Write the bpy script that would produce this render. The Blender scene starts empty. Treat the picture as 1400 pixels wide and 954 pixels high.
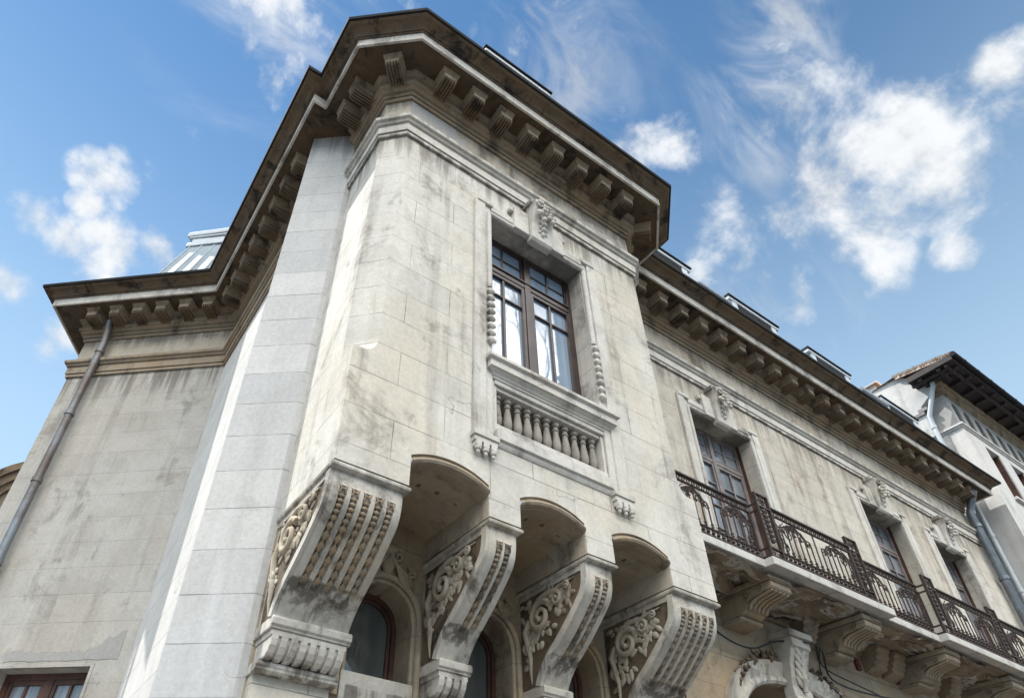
import bpy, bmesh, math, random
from mathutils import Vector, Matrix, noise as mnoise
random.seed(7)
sc = bpy.context.scene
COL = sc.collection
rad = math.radians

# ------------------------------------------------------------------ camera
cd = bpy.data.cameras.new('camera')
cam = bpy.data.objects.new('camera', cd); COL.objects.link(cam)
cd.sensor_fit = 'HORIZONTAL'; cd.sensor_width = 36.0
cd.lens = 937.09 / 1400 * 36.0
cd.shift_x = (700 - 625.92) / 1400
cd.shift_y = (570.38 - 477) / 1400
cd.clip_start = 0.1; cd.clip_end = 3000
RX, DN, FW = (0.8299, -0.5575, 0.0217), (0.366, 0.515, -0.775), (0.421, 0.651, 0.631)
fw = Vector(FW).normalized(); rx = Vector(RX); rx = (rx - fw * rx.dot(fw)).normalized(); up = rx.cross(fw) * 1.0
if up.z < 0: up = -up
cam.matrix_world = Matrix(((rx.x, up.x, -fw.x, 0.0), (rx.y, up.y, -fw.y, 0.0), (rx.z, up.z, -fw.z, 1.65), (0, 0, 0, 1)))
sc.camera = cam

# ------------------------------------------------------------------ light, sky, exposure
SUN_AZ, SUN_EL = 136.0, 58.0          # azimuth from +x, elevation (degrees)
sd = Vector((math.cos(rad(SUN_EL)) * math.cos(rad(SUN_AZ)), math.cos(rad(SUN_EL)) * math.sin(rad(SUN_AZ)), math.sin(rad(SUN_EL))))
sl = bpy.data.lights.new('sun', 'SUN'); sl.energy = 2.7; sl.angle = rad(0.55); sl.color = (1.0, 0.97, 0.92)
sun = bpy.data.objects.new('sun', sl); COL.objects.link(sun)
sun.rotation_euler = sd.to_track_quat('Z', 'Y').to_euler()
sun.location = (-10, 20, 40)
sc.view_settings.view_transform = 'Standard'; sc.view_settings.look = 'None'
sc.view_settings.gamma = 1.0; sc.view_settings.use_curve_mapping = False
sc.view_settings.exposure = 1.2

W = bpy.data.worlds.new('World'); sc.world = W; W.use_nodes = True
wt = W.node_tree; wt.nodes.clear()
def N(t, typ, **kw):
    n = t.nodes.new(typ)
    for k, v in kw.items(): setattr(n, k, v)
    return n
def L(t, a, b): t.links.new(a, b)
def vmath(t, op, a=None, b=None, vb=None):
    n = N(t, 'ShaderNodeVectorMath', operation=op)
    if a is not None: L(t, a, n.inputs[0])
    if b is not None: L(t, b, n.inputs[1])
    if vb is not None: n.inputs[1].default_value = vb
    return n
def m_(t, op, a, b=None, clamp=False):
    n = N(t, 'ShaderNodeMath', operation=op, use_clamp=clamp)
    for i, x in enumerate((a, b)):
        if x is None: continue
        if isinstance(x, (int, float)): n.inputs[i].default_value = x
        else: L(t, x, n.inputs[i])
    return n.outputs[0]
def maprange(t, v, a, b, c=0.0, d=1.0, smooth=True):
    n = N(t, 'ShaderNodeMapRange', interpolation_type='SMOOTHSTEP' if smooth else 'LINEAR')
    L(t, v, n.inputs['Value']); n.inputs['From Min'].default_value = a; n.inputs['From Max'].default_value = b
    n.inputs['To Min'].default_value = c; n.inputs['To Max'].default_value = d
    return n.outputs['Result']
def noise(t, vec, scale, detail=6, rough=0.55, dist=0.0):
    n = N(t, 'ShaderNodeTexNoise'); n.inputs['Scale'].default_value = scale; n.inputs['Detail'].default_value = detail
    n.inputs['Roughness'].default_value = rough; n.inputs['Distortion'].default_value = dist
    if vec is not None: L(t, vec, n.inputs['Vector'])
    return n.outputs['Fac']
def mixc(t, f, a, b, mode='MIX'):
    n = N(t, 'ShaderNodeMix', data_type='RGBA', blend_type=mode)
    for i, x in ((0, f), (6, a), (7, b)):
        if isinstance(x, (int, float)): n.inputs[i].default_value = x
        elif isinstance(x, tuple): n.inputs[i].default_value = (*x, 1) if len(x) == 3 else x
        else: L(t, x, n.inputs[i])
    return n.outputs[2]

tc = N(wt, 'ShaderNodeTexCoord')
dirv = tc.outputs['Generated']
sky = N(wt, 'ShaderNodeTexSky', sky_type='NISHITA'); sky.sun_disc = False
sky.sun_elevation = rad(SUN_EL); sky.sun_rotation = rad(90 - SUN_AZ)
sky.air_density = 1.0; sky.dust_density = 0.0; sky.ozone_density = 1.6
bgs = N(wt, 'ShaderNodeBackground'); bgs.inputs['Strength'].default_value = 0.074
sepd = N(wt, 'ShaderNodeSeparateXYZ'); L(wt, vmath(wt, 'NORMALIZE', dirv).outputs[0], sepd.inputs[0])
skc = mixc(wt, 1.0, sky.outputs[0], (0.70, 0.97, 1.03), 'MULTIPLY')
hz = maprange(wt, sepd.outputs[2], 0.96, 0.34, 0.0, 0.85)      # paler air towards the horizon
skc = mixc(wt, hz, skc, (3.7, 5.1, 6.3))
L(wt, skc, bgs.inputs['Color'])
# clouds: clumps in given directions of the sky, broken up by noise
CL = [((.545,.131,.828),.075,.8),((.626,.148,.766),.115,1.0),((.651,.066,.756),.10,1.0),((.707,.058,.705),.085,.95),((.687,.138,.713),.09,.85),((.635,.202,.745),.07,.7),
      ((.264,.241,.934),.085,.75),((.316,.221,.923),.06,.6),((.325,.29,.90),.085,.62),((.431,.286,.856),.075,.72),((-.014,.427,.904),.12,.62),((.003,.481,.877),.055,.72),
      ((-.117,.643,.757),.06,.85),((-.119,.673,.73),.035,.9),((-.084,.709,.70),.075,.95),((-.027,.691,.723),.055,.9),((-.125,.71,.693),.045,.9),((-.167,.695,.70),.045,.8),
      ((-.161,.758,.632),.045,1.0),((-.087,.793,.604),.05,.95),((.652,-.034,.758),.055,.9),((.685,-.027,.728),.05,.9),((.641,.282,.714),.07,.85),((.595,.322,.737),.055,.75),((.679,.252,.689),.05,.8),
      ((.753,.088,.652),.045,.7),((.494,.072,.866),.055,.55),((.20,.33,.92),.07,.5)]
CL += [((.10,.33,.94),.09,.42),((.38,.30,.88),.10,.48),((.22,.20,.955),.10,.45),((.47,.24,.85),.07,.5),((.60,.25,.76),.12,.42),((.56,.09,.82),.10,.45),((.05,.45,.89),.10,.40),((-.06,.60,.79),.08,.45),((.72,.16,.67),.07,.5)]
nrm = vmath(wt, 'NORMALIZE', dirv).outputs[0]
wob = N(wt, 'ShaderNodeTexNoise'); wob.inputs['Scale'].default_value = 5; wob.inputs['Detail'].default_value = 5
L(wt, nrm, wob.inputs['Vector'])
wv = vmath(wt, 'SUBTRACT', wob.outputs['Color'], vb=(.5, .5, .5)).outputs[0]
ws = N(wt, 'ShaderNodeVectorMath', operation='SCALE'); L(wt, wv, ws.inputs[0]); ws.inputs['Scale'].default_value = 0.075
wd = vmath(wt, 'ADD', nrm, ws.outputs[0]).outputs[0]
field = None
for d, r, k in CL:
    dist = vmath(wt, 'DISTANCE', wd, vb=Vector(d).normalized()).outputs['Value']
    b = maprange(wt, dist, 0.0, r * 1.18, k * .82, 0.0)
    field = b if field is None else m_(wt, 'MAXIMUM', field, b)
n1 = noise(wt, nrm, 9, 12, 0.60, 0.15)
n2 = noise(wt, nrm, 26, 6, 0.55, 0.1)
nn = m_(wt, 'ADD', m_(wt, 'MULTIPLY', n1, 0.80), m_(wt, 'MULTIPLY', n2, 0.20))
dens = m_(wt, 'ADD', field, m_(wt, 'MULTIPLY', m_(wt, 'SUBTRACT', nn, 0.5), 3.4))
fac = maprange(wt, m_(wt, 'MULTIPLY', dens, m_(wt, 'MINIMUM', m_(wt, 'MULTIPLY', field, 4.0), 1.0)), 0.22, 1.02, 0.0, 0.96)
# thin streaked cirrus
cm = N(wt, 'ShaderNodeMapping'); L(wt, nrm, cm.inputs[0]); cm.inputs['Rotation'].default_value = (.3, .5, .75); cm.inputs['Scale'].default_value = (4, 13, 7)
cn_ = noise(wt, cm.outputs[0], 1.0, 10, 0.6, 0.7); wf_ = None
for d, r in (((-.02, .43, .90), .20), ((.33, .28, .90), .17), ((.43, .29, .856), .12), ((.26, .24, .935), .13), ((.55, .12, .83), .18), ((.49, .07, .87), .12), ((.66, .25, .70), .14)):
    b = maprange(wt, vmath(wt, 'DISTANCE', nrm, vb=Vector(d).normalized()).outputs['Value'], 0.0, r, 1.0, 0.0)
    wf_ = b if wf_ is None else m_(wt, 'MAXIMUM', wf_, b)
fac = m_(wt, 'MAXIMUM', fac, m_(wt, 'MULTIPLY', maprange(wt, cn_, 0.44, 0.78, 0.0, 0.75), wf_))
# the bright overcast half of the sky behind the camera
hd = N(wt, 'ShaderNodeVectorMath', operation='DOT_PRODUCT'); L(wt, nrm, hd.inputs[0]); hd.inputs[1].default_value = (-.30, -.95, 0)
bank = m_(wt, 'MULTIPLY', maprange(wt, m_(wt, 'ADD', hd.outputs['Value'], m_(wt, 'MULTIPLY', m_(wt, 'SUBTRACT', n1, 0.5), 0.25)), 0.10, 0.50), maprange(wt, sepd.outputs[2], 0.24, 0.68))
bgc = N(wt, 'ShaderNodeBackground'); L(wt, mixc(wt, bank, (0.965, 0.985, 1.0), (1.0, 0.975, 0.93)), bgc.inputs['Color'])
cs = m_(wt, 'ADD', maprange(wt, n1, 0.36, 0.64, 0.33, 0.445), m_(wt, 'MULTIPLY', bank, 3.1))
L(wt, cs, bgc.inputs['Strength'])
ms = N(wt, 'ShaderNodeMixShader')
L(wt, m_(wt, 'MAXIMUM', fac, bank), ms.inputs[0]); L(wt, bgs.outputs[0], ms.inputs[1]); L(wt, bgc.outputs[0], ms.inputs[2])
wo = N(wt, 'ShaderNodeOutputWorld'); L(wt, ms.outputs[0], wo.inputs[0])

# ------------------------------------------------------------------ materials
def newmat(name):
    m = bpy.data.materials.new(name); m.use_nodes = True
    t = m.node_tree; t.nodes.clear()
    o = N(t, 'ShaderNodeOutputMaterial'); p = N(t, 'ShaderNodeBsdfPrincipled')
    L(t, p.outputs[0], o.inputs[0])
    return m, t, p
def stone(name, base, warm, grime, crust=0.3, streak=0.35, joints=None, warm_amt=0.5, scale=1.0, bump=0.5, rough=0.9, seed=0.0, ledge_shade_drips=(), tint=0.6, jk=1.0):
    m, t, p = newmat(name)
    g = N(t, 'ShaderNodeNewGeometry'); pos = g.outputs['Position']
    off = vmath(t, 'ADD', pos, vb=(seed * 7.3, seed * 3.1, seed * 5.7)).outputs[0]
    big = noise(t, off, 0.7 * scale, 5, 0.6, 0.5)
    mid = noise(t, off, 2.6 * scale, 8, 0.65, 0.3)
    fine = noise(t, off, 26, 8, 0.7)
    grain = noise(t, off, 140, 3, 0.6)
    c = mixc(t, maprange(t, big, 0.38, 0.66, 0, warm_amt), base, warm)
    c = mixc(t, maprange(t, mid, 0.40, 0.68, 0, 0.62), c, tuple(0.55 * (a + b) for a, b in zip(base, grime)))
    hgt = m_(t, 'ADD', m_(t, 'MULTIPLY', fine, 0.5), m_(t, 'MULTIPLY', grain, 0.25))
    if joints:
        w, h, z0 = joints
        sp = N(t, 'ShaderNodeSeparateXYZ'); L(t, pos, sp.inputs[0])
        sn = N(t, 'ShaderNodeSeparateXYZ'); L(t, g.outputs['True Normal'], sn.inputs[0])
        u = m_(t, 'SUBTRACT', m_(t, 'MULTIPLY', sp.outputs[1], sn.outputs[0]), m_(t, 'MULTIPLY', sp.outputs[0], sn.outputs[1]))
        cb = N(t, 'ShaderNodeCombineXYZ'); L(t, u, cb.inputs[0]); L(t, m_(t, 'SUBTRACT', sp.outputs[2], z0), cb.inputs[1])
        jit = N(t, 'ShaderNodeTexNoise'); jit.inputs['Scale'].default_value = 5; jit.inputs['Detail'].default_value = 3; L(t, pos, jit.inputs['Vector'])
        js = N(t, 'ShaderNodeVectorMath', operation='SCALE'); L(t, vmath(t, 'SUBTRACT', jit.outputs['Color'], vb=(.5, .5, .5)).outputs[0], js.inputs[0]); js.inputs['Scale'].default_value = 0.006
        bv = vmath(t, 'ADD', cb.outputs[0], js.outputs[0]).outputs[0]
        br = N(t, 'ShaderNodeTexBrick'); L(t, bv, br.inputs['Vector'])
        br.offset = 0.5; br.inputs['Scale'].default_value = 1.0; br.inputs['Mortar Size'].default_value = 0.0042
        br.inputs['Mortar Smooth'].default_value = 0.35; br.inputs['Brick Width'].default_value = w; br.inputs['Row Height'].default_value = h
        br.inputs['Color1'].default_value = (0.90, 0.90, 0.90, 1); br.inputs['Color2'].default_value = (1.07, 1.06, 1.04, 1); br.inputs['Mortar'].default_value = (.97, .97, .97, 1)
        br.inputs['Bias'].default_value = 0.0
        c = mixc(t, tint, c, br.outputs['Color'], 'MULTIPLY')
        worn = maprange(t, noise(t, off, 1.7, 4, 0.6), 0.35, 0.62, 0.25 * jk, jk)
        c = mixc(t, m_(t, 'MULTIPLY', br.outputs['Fac'], worn), c, tuple(0.30 * a for a in base))
        hgt = m_(t, 'SUBTRACT', hgt, m_(t, 'MULTIPLY', br.outputs['Fac'], 0.8))
    # vertical run-off streaks
    sv = N(t, 'ShaderNodeMapping'); L(t, off, sv.inputs[0]); sv.inputs['Scale'].default_value = (3.6, 3.6, 0.28)
    st = noise(t, sv.outputs[0], 1.0, 7, 0.62, 0.15)
    c = mixc(t, maprange(t, st, 0.50, 0.76, 0, streak), c, tuple(0.75 * a + 0.06 for a in grime))
    lt = N(t, 'ShaderNodeMapping'); L(t, off, lt.inputs[0]); lt.inputs['Scale'].default_value = (2.3, 2.3, 0.2); lt.inputs['Location'].default_value = (9, 4, 2)
    c = mixc(t, maprange(t, noise(t, lt.outputs[0], 1.0, 6, 0.6), 0.56, 0.76, 0, 0.45), c, tuple(min(0.8, 1.16 * a) for a in base))
    if ledge_shade_drips:      # run-off streaks that also paint shade contrast in below the ledges
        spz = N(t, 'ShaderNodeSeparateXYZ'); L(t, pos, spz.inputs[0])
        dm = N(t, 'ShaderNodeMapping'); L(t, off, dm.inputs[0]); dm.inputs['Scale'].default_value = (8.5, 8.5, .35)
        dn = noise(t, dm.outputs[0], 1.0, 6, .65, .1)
        for z0, ln, k in ledge_shade_drips:
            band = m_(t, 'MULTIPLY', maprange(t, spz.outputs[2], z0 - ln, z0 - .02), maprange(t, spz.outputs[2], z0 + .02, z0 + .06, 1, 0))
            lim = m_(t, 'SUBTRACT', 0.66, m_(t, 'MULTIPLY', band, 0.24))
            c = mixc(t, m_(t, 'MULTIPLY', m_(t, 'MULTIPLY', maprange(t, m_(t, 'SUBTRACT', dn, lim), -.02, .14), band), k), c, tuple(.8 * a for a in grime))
    # black crust in ragged patches
    cr = noise(t, off, 1.25 * scale, 11, 0.72, 0.6)
    c = mixc(t, maprange(t, m_(t, 'ADD', cr, m_(t, 'MULTIPLY', m_(t, 'SUBTRACT', st, 0.5), 0.35)), 0.60 - 0.18 * crust, 0.72 - 0.1 * crust, 0, min(1, .22 + crust * 1.15)), c, grime)
    vm = N(t, 'ShaderNodeTexVoronoi', feature='DISTANCE_TO_EDGE'); vm.inputs['Scale'].default_value = 0.75
    wv_ = N(t, 'ShaderNodeTexNoise'); wv_.inputs['Scale'].default_value = 2.2; wv_.inputs['Detail'].default_value = 7; L(t, off, wv_.inputs['Vector'])
    L(t, vmath(t, 'ADD', off, wv_.outputs['Color']).outputs[0], vm.inputs['Vector'])
    ck = m_(t, 'MULTIPLY', maprange(t, vm.outputs['Distance'], 0.0, 0.007, 0.6, 0), maprange(t, noise(t, off, 0.9, 3, .5), 0.57, 0.64))
    c = mixc(t, ck, c, tuple(0.6 * a for a in grime)); hgt = m_(t, 'SUBTRACT', hgt, m_(t, 'MULTIPLY', ck, 0.6))
    c = mixc(t, 1.0, c, mixc(t, maprange(t, fine, .3, .7, 0, 1, False), (0.88, 0.875, 0.87), (1.08, 1.08, 1.08)), 'MULTIPLY')
    L(t, c, p.inputs['Base Color'])
    p.inputs['Roughness'].default_value = rough; p.inputs['Specular IOR Level'].default_value = 0.25
    bp = N(t, 'ShaderNodeBump'); bp.inputs['Strength'].default_value = bump; bp.inputs['Distance'].default_value = 0.012
    L(t, hgt, bp.inputs['Height']); L(t, bp.outputs[0], p.inputs['Normal'])
    return m
def plain(name, col, rough=0.5, metal=0.0, var=0.25, scale=6, col2=None, spec=0.4, bump=0.1):
    m, t, p = newmat(name)
    g = N(t, 'ShaderNodeNewGeometry')
    n = noise(t, g.outputs['Position'], scale, 8, 0.65, 0.3)
    if col2 is None: col2 = tuple(a * (1 - var) for a in col)
    c = mixc(t, maprange(t, n, 0.35, 0.65), col, col2)
    f = noise(t, g.outputs['Position'], scale * 9, 5, 0.6)
    c = mixc(t, 1.0, c, mixc(t, f, (0.85, 0.85, 0.85), (1.12, 1.12, 1.12)), 'MULTIPLY')
    L(t, c, p.inputs['Base Color']); p.inputs['Roughness'].default_value = rough; p.inputs['Metallic'].default_value = metal
    p.inputs['Specular IOR Level'].default_value = spec
    bp = N(t, 'ShaderNodeBump'); bp.inputs['Strength'].default_value = bump; bp.inputs['Distance'].default_value = 0.01
    L(t, f, bp.inputs['Height']); L(t, bp.outputs[0], p.inputs['Normal'])
    return m
GR = (0.075, 0.062, 0.05)
M = {}
M['front'] = stone('limestone_front', (.57, .55, .505), (.52, .465, .375), (.185, .165, .138), .42, .55, (0.98, 0.392, 9.115 - 0.392 * 30), .65, seed=1, ledge_shade_drips=((9.53, .8, .7),))
M['main'] = stone('limestone_main', (.515, .485, .43), (.48, .425, .335), (.165, .138, .11), .42, .68, (1.35, 0.392, 9.115 - 0.392 * 30), .7, seed=2, ledge_shade_drips=((9.53, 1.0, .6),))
M['pale'] = stone('limestone_pale', (.52, .52, .515), (.495, .488, .475), (.30, .29, .28), .10, .30, (1.9, 0.392, 9.02 - 0.392 * 30), .4, seed=3, ledge_shade_drips=((10.83, 1.2, .7),), tint=1.0)
M['wing'] = stone('limestone_wing', (.43, .415, .385), (.375, .345, .295), (.17, .155, .13), .32, .5, (2.6, 0.392, 9.0 - 0.392 * 30), .7, seed=4, ledge_shade_drips=((9.53, 1.1, .8),), tint=.4, jk=.45)
M['trim'] = stone('limestone_trim', (.56, .54, .50), (.49, .445, .365), (.13, .112, .092), .34, .5, None, .5, 1.3, seed=5, ledge_shade_drips=((9.53, .5, .7), (9.86, .12, .5)))
M['soot_and_shade'] = stone('limestone_soot_and_shade', (.165, .125, .086), (.15, .10, .058), (.025, .02, .017), .62, .55, None, .7, 1.7, .8, seed=6)  # soot tone, deepened for shade; also paints the dark field behind carvings
M['corona'] = stone('limestone_corona', (.60, .575, .53), (.52, .475, .40), (.12, .10, .08), .40, .55, None, .5, 1.3, seed=7)
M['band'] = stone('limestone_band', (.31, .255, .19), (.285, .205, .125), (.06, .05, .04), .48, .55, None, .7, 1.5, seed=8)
M['corbel'] = stone('limestone_corbel', (.54, .515, .465), (.455, .385, .285), (.085, .07, .055), .50, .55, None, .6, 1.5, .6, seed=9, ledge_shade_drips=((3.86, .3, .8), (4.6, .2, .4), (3.36, .5, .7)))
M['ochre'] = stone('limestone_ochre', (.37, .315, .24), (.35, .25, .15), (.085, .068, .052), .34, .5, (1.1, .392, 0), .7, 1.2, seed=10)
M['cap'] = stone('limestone_modillion_cap_lit', (.36, .30, .225), (.31, .225, .135), (.05, .042, .034), .5, .4, None, .6, 2.0, seed=19)  # lighter than the ribs, painting in the contrast of a lit front
M['cement'] = stone('cement_patch', (.34, .33, .315), (.30, .29, .275), (.2, .195, .19), .1, .3, None, .4, 2.0, seed=22)
M['spur'] = stone('limestone_spur', (.45, .405, .33), (.40, .31, .205), (.085, .068, .052), .36, .5, None, .65, 1.3, seed=18)
M['soffit'] = stone('plaster_soffit_shaded', (.098, .074, .050), (.15, .098, .055), (.024, .02, .017), .72, .2, None, .6, 1.6, 1.0, seed=11)  # crust tone, deepened and warmed to carry cornice shade and bounce light
M['slab'] = stone('slab_edge', (.53, .515, .48), (.46, .43, .38), (.20, .185, .16), .36, .6, None, .4, 1.6, seed=12)
M['frieze'] = stone('limestone_frieze', (.45, .415, .355), (.41, .34, .25), (.11, .092, .073), .50, .6, (1.5, 2.0, .3), .65, 1.2, seed=13, ledge_shade_drips=((10.4, .45, .5),))
def decay():
    m, t, p = newmat('decayed_plaster')
    g = N(t, 'ShaderNodeNewGeometry'); mp = N(t, 'ShaderNodeMapping'); L(t, g.outputs['Position'], mp.inputs[0]); mp.inputs['Scale'].default_value = (.75, 1.7, 1.2)
    a = noise(t, mp.outputs[0], 1.5, 9, .62, 1.2); b = noise(t, mp.outputs[0], 2.6, 10, .68, .8); f = noise(t, g.outputs['Position'], 24, 6, .7)
    c = mixc(t, maprange(t, b, .36, .62), (.30, .235, .16), (.155, .12, .085))
    c = mixc(t, maprange(t, a, .525, .555), c, (.43, .405, .36))
    c = mixc(t, maprange(t, a, .60, .63), c, (.05, .042, .036))
    c = mixc(t, maprange(t, b, .58, .66, 0, .9), c, (.028, .024, .021))
    c = mixc(t, m_(t, 'MULTIPLY', maprange(t, noise(t, g.outputs['Position'], 1.1, 6, .6), .58, .68), .7), c, (.075, .085, .04))
    c = mixc(t, 1.0, c, mixc(t, f, (.8, .8, .8), (1.15, 1.15, 1.15)), 'MULTIPLY')
    L(t, c, p.inputs['Base Color']); p.inputs['Roughness'].default_value = .95
    bp = N(t, 'ShaderNodeBump'); bp.inputs['Distance'].default_value = .03; bp.inputs['Strength'].default_value = .8
    L(t, m_(t, 'ADD', m_(t, 'MULTIPLY', a, 1.5), m_(t, 'MULTIPLY', f, .3)), bp.inputs['Height']); L(t, bp.outputs[0], p.inputs['Normal'])
    return m
M['decay'] = decay()
M['render'] = stone('white_render', (.56, .55, .53), (.51, .49, .46), (.27, .255, .235), .26, .55, None, .4, seed=14)
M['loggia_shaded'] = stone('loggia_render_shaded', (.34, .335, .325), (.30, .29, .27), (.15, .145, .135), .2, .4, None, .4, seed=20)  # greyer copy of the render, with the loggia's shade in its colour
M['side'] = stone('limestone_side', (.58, .57, .55), (.54, .52, .49), (.34, .32, .30), .08, .25, (1.9, 0.392, 9.0 - 0.392 * 30), .4, seed=17)
M['render_grey'] = stone('grey_render', (.56, .555, .54), (.46, .445, .42), (.25, .24, .23), .15, .4, None, .4, seed=15)
M['baluster'] = stone('limestone_baluster', (.30, .275, .24), (.25, .215, .17), (.07, .06, .05), .45, .3, None, .5, 2.0, seed=16)
M['wood'] = plain('brown_painted_wood', (.056, .036, .034), .4, 0, .45, 5, spec=.45)
M['wood_red'] = plain('red_brown_wood', (.105, .048, .032), .5, 0, .5, 4)
M['wood_grey'] = plain('greyed_wood', (.22, .19, .185), .45, 0, .35, 4)
M['iron'] = plain('rusty_iron', (.030, .023, .021), .65, .2, .3, 9, (.056, .033, .025), bump=.4)
M['zinc'] = plain('zinc_pipe', (.20, .225, .25), .42, .6, .35, 3)
M['zinc_rust'] = plain('weathered_zinc_pipe', (.20, .225, .25), .5, .5, .5, 2.2, (.13, .105, .095))
M['zinc_roof'] = plain('zinc_roof', (.25, .30, .33), .5, .2, .2, 1.2)
M['zinc_pale'] = plain('pale_zinc_trim', (.46, .50, .53), .5, .1, .12, 2)
M['flash'] = plain('dark_flashing', (.030, .030, .032), .85, 0, .3, 4, spec=.1)
M['dark'] = plain('dark_interior', (.012, .012, .013), .9, 0, .3, 2)
M['eave'] = plain('dark_eave_wood', (.045, .035, .034), .75, 0, .4, 5)
M['tile'] = plain('terracotta_tile', (.36, .22, .15), .85, 0, .4, 9, (.50, .45, .39), bump=.6)
M['brick'] = plain('exposed_brick', (.16, .045, .032), .9, 0, .5, 14)
M['asphalt'] = plain('asphalt', (.055, .055, .057), .9, 0, .2, 3, bump=.5)
M['paving'] = plain('paving', (.28, .27, .255), .85, 0, .2, 2, bump=.3)
M['bark'] = plain('bark', (.05, .042, .036), .9, 0, .3, 8)
M['cable'] = plain('black_cable', (.015, .015, .016), .6, 0, .2, 8)
def glass(name, back, rough=0.03, spec=.5, var=.3, ior=1.5):
    m, t, p = newmat(name)
    g = N(t, 'ShaderNodeNewGeometry')
    sv = N(t, 'ShaderNodeMapping'); L(t, g.outputs['Position'], sv.inputs[0]); sv.inputs['Scale'].default_value = (6, 6, .5)
    n = noise(t, sv.outputs[0], 1.0, 4, .5)
    L(t, mixc(t, maprange(t, n, .35, .65), back, tuple(a * (1 - var) for a in back)), p.inputs['Base Color'])
    p.inputs['Roughness'].default_value = 0.8; p.inputs['Specular IOR Level'].default_value = 0.0
    p.inputs['Coat Weight'].default_value = 1.0; p.inputs['Coat Roughness'].default_value = rough; p.inputs['Coat IOR'].default_value = ior
    w = noise(t, g.outputs['Position'], 1.6, 2, .5)
    bp = N(t, 'ShaderNodeBump'); bp.inputs['Strength'].default_value = .06; bp.inputs['Distance'].default_value = .05
    L(t, w, bp.inputs['Height']); L(t, bp.outputs[0], p.inputs['Coat Normal'])
    return m
M['glass_net_sky'] = glass('glass_net_curtain_sky_sheen', (.24, .33, .44), ior=2.4)  # blue-white base paints reflected sky in with the curtain tone
M['glass_dark'] = glass('glass_over_dark_room', (.085, .10, .098), ior=1.9)
M['glass_mid'] = glass('glass_over_blind', (.24, .27, .30), ior=1.9, var=.6)

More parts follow.
